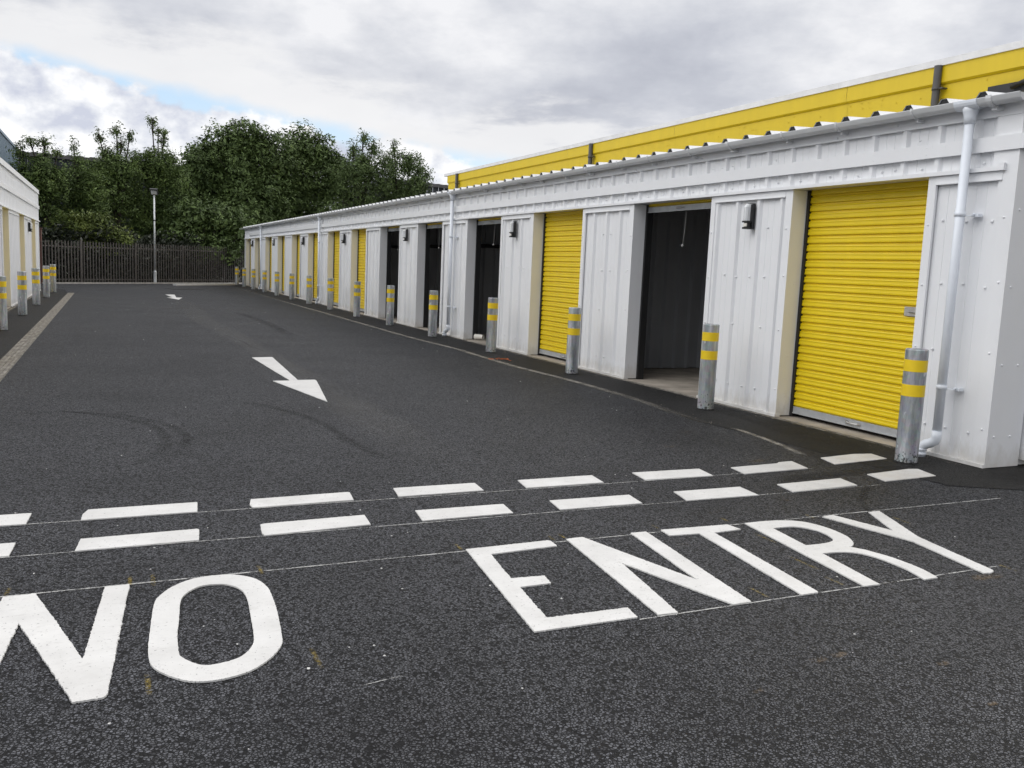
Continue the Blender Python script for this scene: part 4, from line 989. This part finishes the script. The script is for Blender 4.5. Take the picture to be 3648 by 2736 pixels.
tree('laurel_bush', 'dark bush behind the fence at the far corner of the right storage building', 'bush', 59, [(7.4,2.2,1.6,1.4),(9.6,2.1,1.7,1.4),(8.4,3.4,1.3,1.0),(6.4,1.4,1.2,1.0)], M['leaf_broad'], 12, trunk=.08, group='bushes behind the palisade fence', narrow=.5, size=.2, dens=7)
# undergrowth along the back of the fence
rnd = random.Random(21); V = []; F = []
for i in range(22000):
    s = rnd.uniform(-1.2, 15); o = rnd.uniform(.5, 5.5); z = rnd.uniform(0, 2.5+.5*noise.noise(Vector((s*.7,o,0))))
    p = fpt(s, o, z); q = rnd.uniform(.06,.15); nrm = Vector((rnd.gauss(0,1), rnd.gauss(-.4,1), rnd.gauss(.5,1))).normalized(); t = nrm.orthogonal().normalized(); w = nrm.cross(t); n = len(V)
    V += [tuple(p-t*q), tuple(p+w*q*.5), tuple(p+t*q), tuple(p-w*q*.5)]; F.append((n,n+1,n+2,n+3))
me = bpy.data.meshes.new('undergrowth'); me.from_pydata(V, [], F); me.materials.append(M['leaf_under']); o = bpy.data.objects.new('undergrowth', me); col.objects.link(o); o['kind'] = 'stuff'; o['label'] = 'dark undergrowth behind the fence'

# ------------------------------------------------------------------ sky and light
SUN_EL, SUN_AZ = R(48), R(62)          # azimuth from +Y towards +X
w = bpy.data.worlds.new('World'); sc.world = w; w.use_nodes = True; nt = w.node_tree
bgn = nt.nodes['Background']
sky = N(nt, 'ShaderNodeTexSky'); sky.sky_type = 'NISHITA'; sky.sun_disc = False; sky.sun_elevation = SUN_EL; sky.sun_rotation = SUN_AZ; sky.altitude = 50; sky.air_density = 1.0; sky.dust_density = 1.0; sky.ozone_density = 1.5
tc = N(nt, 'ShaderNodeTexCoord'); d = tc.outputs['Generated']
sp = N(nt, 'ShaderNodeSeparateXYZ'); L(nt, d, sp.inputs[0])
el = math_(nt, 'MULTIPLY', math_(nt, 'ARCSINE', sp.outputs[2]), 57.2958)
az = math_(nt, 'MULTIPLY', math_(nt, 'ARCTAN2', sp.outputs[0], sp.outputs[1]), 57.2958)
zz = math_(nt, 'MAXIMUM', math_(nt, 'ADD', sp.outputs[2], .10), .03)
comb = N(nt, 'ShaderNodeCombineXYZ'); L(nt, math_(nt, 'DIVIDE', sp.outputs[0], zz), comb.inputs[0]); L(nt, math_(nt, 'DIVIDE', sp.outputs[1], zz), comb.inputs[1])
def ss(v, a, b):
    m = N(nt, 'ShaderNodeMapRange'); m.interpolation_type = 'SMOOTHSTEP'; m.inputs[1].default_value = a; m.inputs[2].default_value = b; L(nt, v, m.inputs[0]); return m.outputs[0]
flat = comb.outputs[0]
n_big = noise_(nt, flat, .55, 6, .55).outputs[0]
n_mid = noise_(nt, mapping(nt, flat, (1,1,1), (3.1,1.7,0)), 1.3, 7, .58).outputs[0]
n_cu = noise_(nt, mapping(nt, d, (1,1,1.5), (.3,.6,.1)), 9, 7, .55).outputs[0]
n_cu2 = noise_(nt, mapping(nt, d, (1,1,1.3), (.9,.1,.4)), 24, 5, .55).outputs[0]
# lower rim of the cloud deck drops towards the right
azn = math_(nt, 'ADD', az, 5.5)
rim = math_(nt, 'SUBTRACT', 10.5, math_(nt, 'MULTIPLY', azn, .130))
rel = math_(nt, 'SUBTRACT', el, rim)
rel = math_(nt, 'ADD', rel, math_(nt, 'MULTIPLY', math_(nt, 'SUBTRACT', n_cu, .5), 2.4))
deck = ss(rel, -.5, .6)
# deck shade: bright along the rim, grey above with soft streaks
n_sm = noise_(nt, mapping(nt, flat, (1.2,1,1), (7.7,2.2,0)), 2.6, 6, .6).outputs[0]
n_blob = noise_(nt, mapping(nt, d, (1,1,1.9), (.2,.8,.5)), 4.2, 7, .58).outputs[0]
sky_n = math_(nt, 'ADD', math_(nt, 'MULTIPLY', n_big, .22), math_(nt, 'ADD', math_(nt, 'MULTIPLY', n_mid, .22), math_(nt, 'MULTIPLY', n_blob, .56)))
grey = ramp(nt, sky_n, [(.38, (4.5,4.7,5.35)), (.45, (5.4,5.6,6.2)), (.52, (6.7,6.85,7.3)), (.59, (8.3,8.35,8.6))]).outputs[0]
rimw = ss(math_(nt, 'ADD', rel, math_(nt, 'ADD', math_(nt, 'MULTIPLY', math_(nt, 'SUBTRACT', n_mid, .5), 9), math_(nt, 'MULTIPLY', math_(nt, 'SUBTRACT', n_sm, .5), 7))), 4.2, 1.4)
deckc = mixc(nt, math_(nt, 'MULTIPLY', rimw, .85), grey, (8.4,8.4,8.5))
hi = ss(el, 22, 58)
deckc = mixc(nt, hi, deckc, (8.5,8.5,8.8))
# unseen sky out to both sides brightened to light the long walls
sidel = math_(nt, 'MULTIPLY', ss(sp.outputs[0], -.30, -.70), math_(nt, 'MULTIPLY', ss(el, 4, 14), ss(el, 75, 50)))
sider = math_(nt, 'MULTIPLY', ss(sp.outputs[0], .76, .93), math_(nt, 'MULTIPLY', ss(el, 4, 14), ss(el, 75, 50)))
deckc = mixc(nt, sidel, deckc, (26,25.9,25.9)); deckc = mixc(nt, sider, deckc, (38,37.6,37))
# cumulus heaped below the deck, its tops lower to the right
ctop = math_(nt, 'SUBTRACT', 10.9, math_(nt, 'MULTIPLY', azn, .19))
cu_l = math_(nt, 'ADD', math_(nt, 'SUBTRACT', ctop, el), math_(nt, 'MULTIPLY', math_(nt, 'SUBTRACT', n_cu, .46), 8))
cum = ss(cu_l, -.25, .45)
shade = math_(nt, 'ADD', math_(nt, 'MULTIPLY', n_cu2, .6), math_(nt, 'MULTIPLY', n_cu, .4))
cuc = ramp(nt, shade, [(.40, (5.9,6.2,7.2)), (.48, (7.8,8.0,8.5)), (.56, (10.1,10.1,10.2))]).outputs[0]
blue = mixc(nt, .85, sky.outputs[0], mixc(nt, ss(el, 4, 12), (7.4,8.7,9.7), (5.3,7.4,9.7)))
c = mixc(nt, cum, blue, cuc)
c = mixc(nt, deck, c, deckc)
# low unseen sky behind the camera darkened to shade faces turned that way
back = math_(nt, 'MULTIPLY', ss(sp.outputs[1], .05, -.75), ss(el, 62, 25))
c = mixc(nt, math_(nt, 'MULTIPLY', back, .44), c, (4.2,4.3,4.5))
c = mixc(nt, ss(el, 0, -3), c, (1.2,1.2,1.2))
L(nt, c, bgn.inputs['Color']); bgn.inputs['Strength'].default_value = .10

sl_ = bpy.data.lights.new('sun', 'SUN'); sl_.energy = 1.15; sl_.angle = R(28); sl_.color = (1,.97,.93)
so = bpy.data.objects.new('sun', sl_); col.objects.link(so)
dirv = Vector((math.sin(SUN_AZ)*math.cos(SUN_EL), math.cos(SUN_AZ)*math.cos(SUN_EL), math.sin(SUN_EL)))
so.rotation_euler = dirv.to_track_quat('Z', 'Y').to_euler()

# ------------------------------------------------------------------ camera
cam = bpy.data.cameras.new('camera'); cam.sensor_width = 36; cam.lens = 36*3165.36/3648; cam.clip_start = .05; cam.clip_end = 4000
co = bpy.data.objects.new('camera', cam); col.objects.link(co)
r_ = Vector((.91154316,-.40896439,.04286266)); u_ = Vector((.01380448,.13461269,.99080213)); f_ = Vector((.41097265,.90256720,-.12835081))
mw = Matrix((( r_.x,u_.x,-f_.x,0),(r_.y,u_.y,-f_.y,0),(r_.z,u_.z,-f_.z,1.532837),(0,0,0,1)))
co.matrix_world = mw; sc.camera = co

vs = sc.view_settings; vs.view_transform = 'Standard'; vs.look = 'None'; vs.exposure = .12; vs.gamma = 1
sc.render.engine = 'CYCLES'
sc.cycles.max_bounces = 8; sc.cycles.diffuse_bounces = 5; sc.cycles.transparent_max_bounces = 12
sc.cycles.use_denoising = True
sc.cycles.sample_clamp_indirect = 6
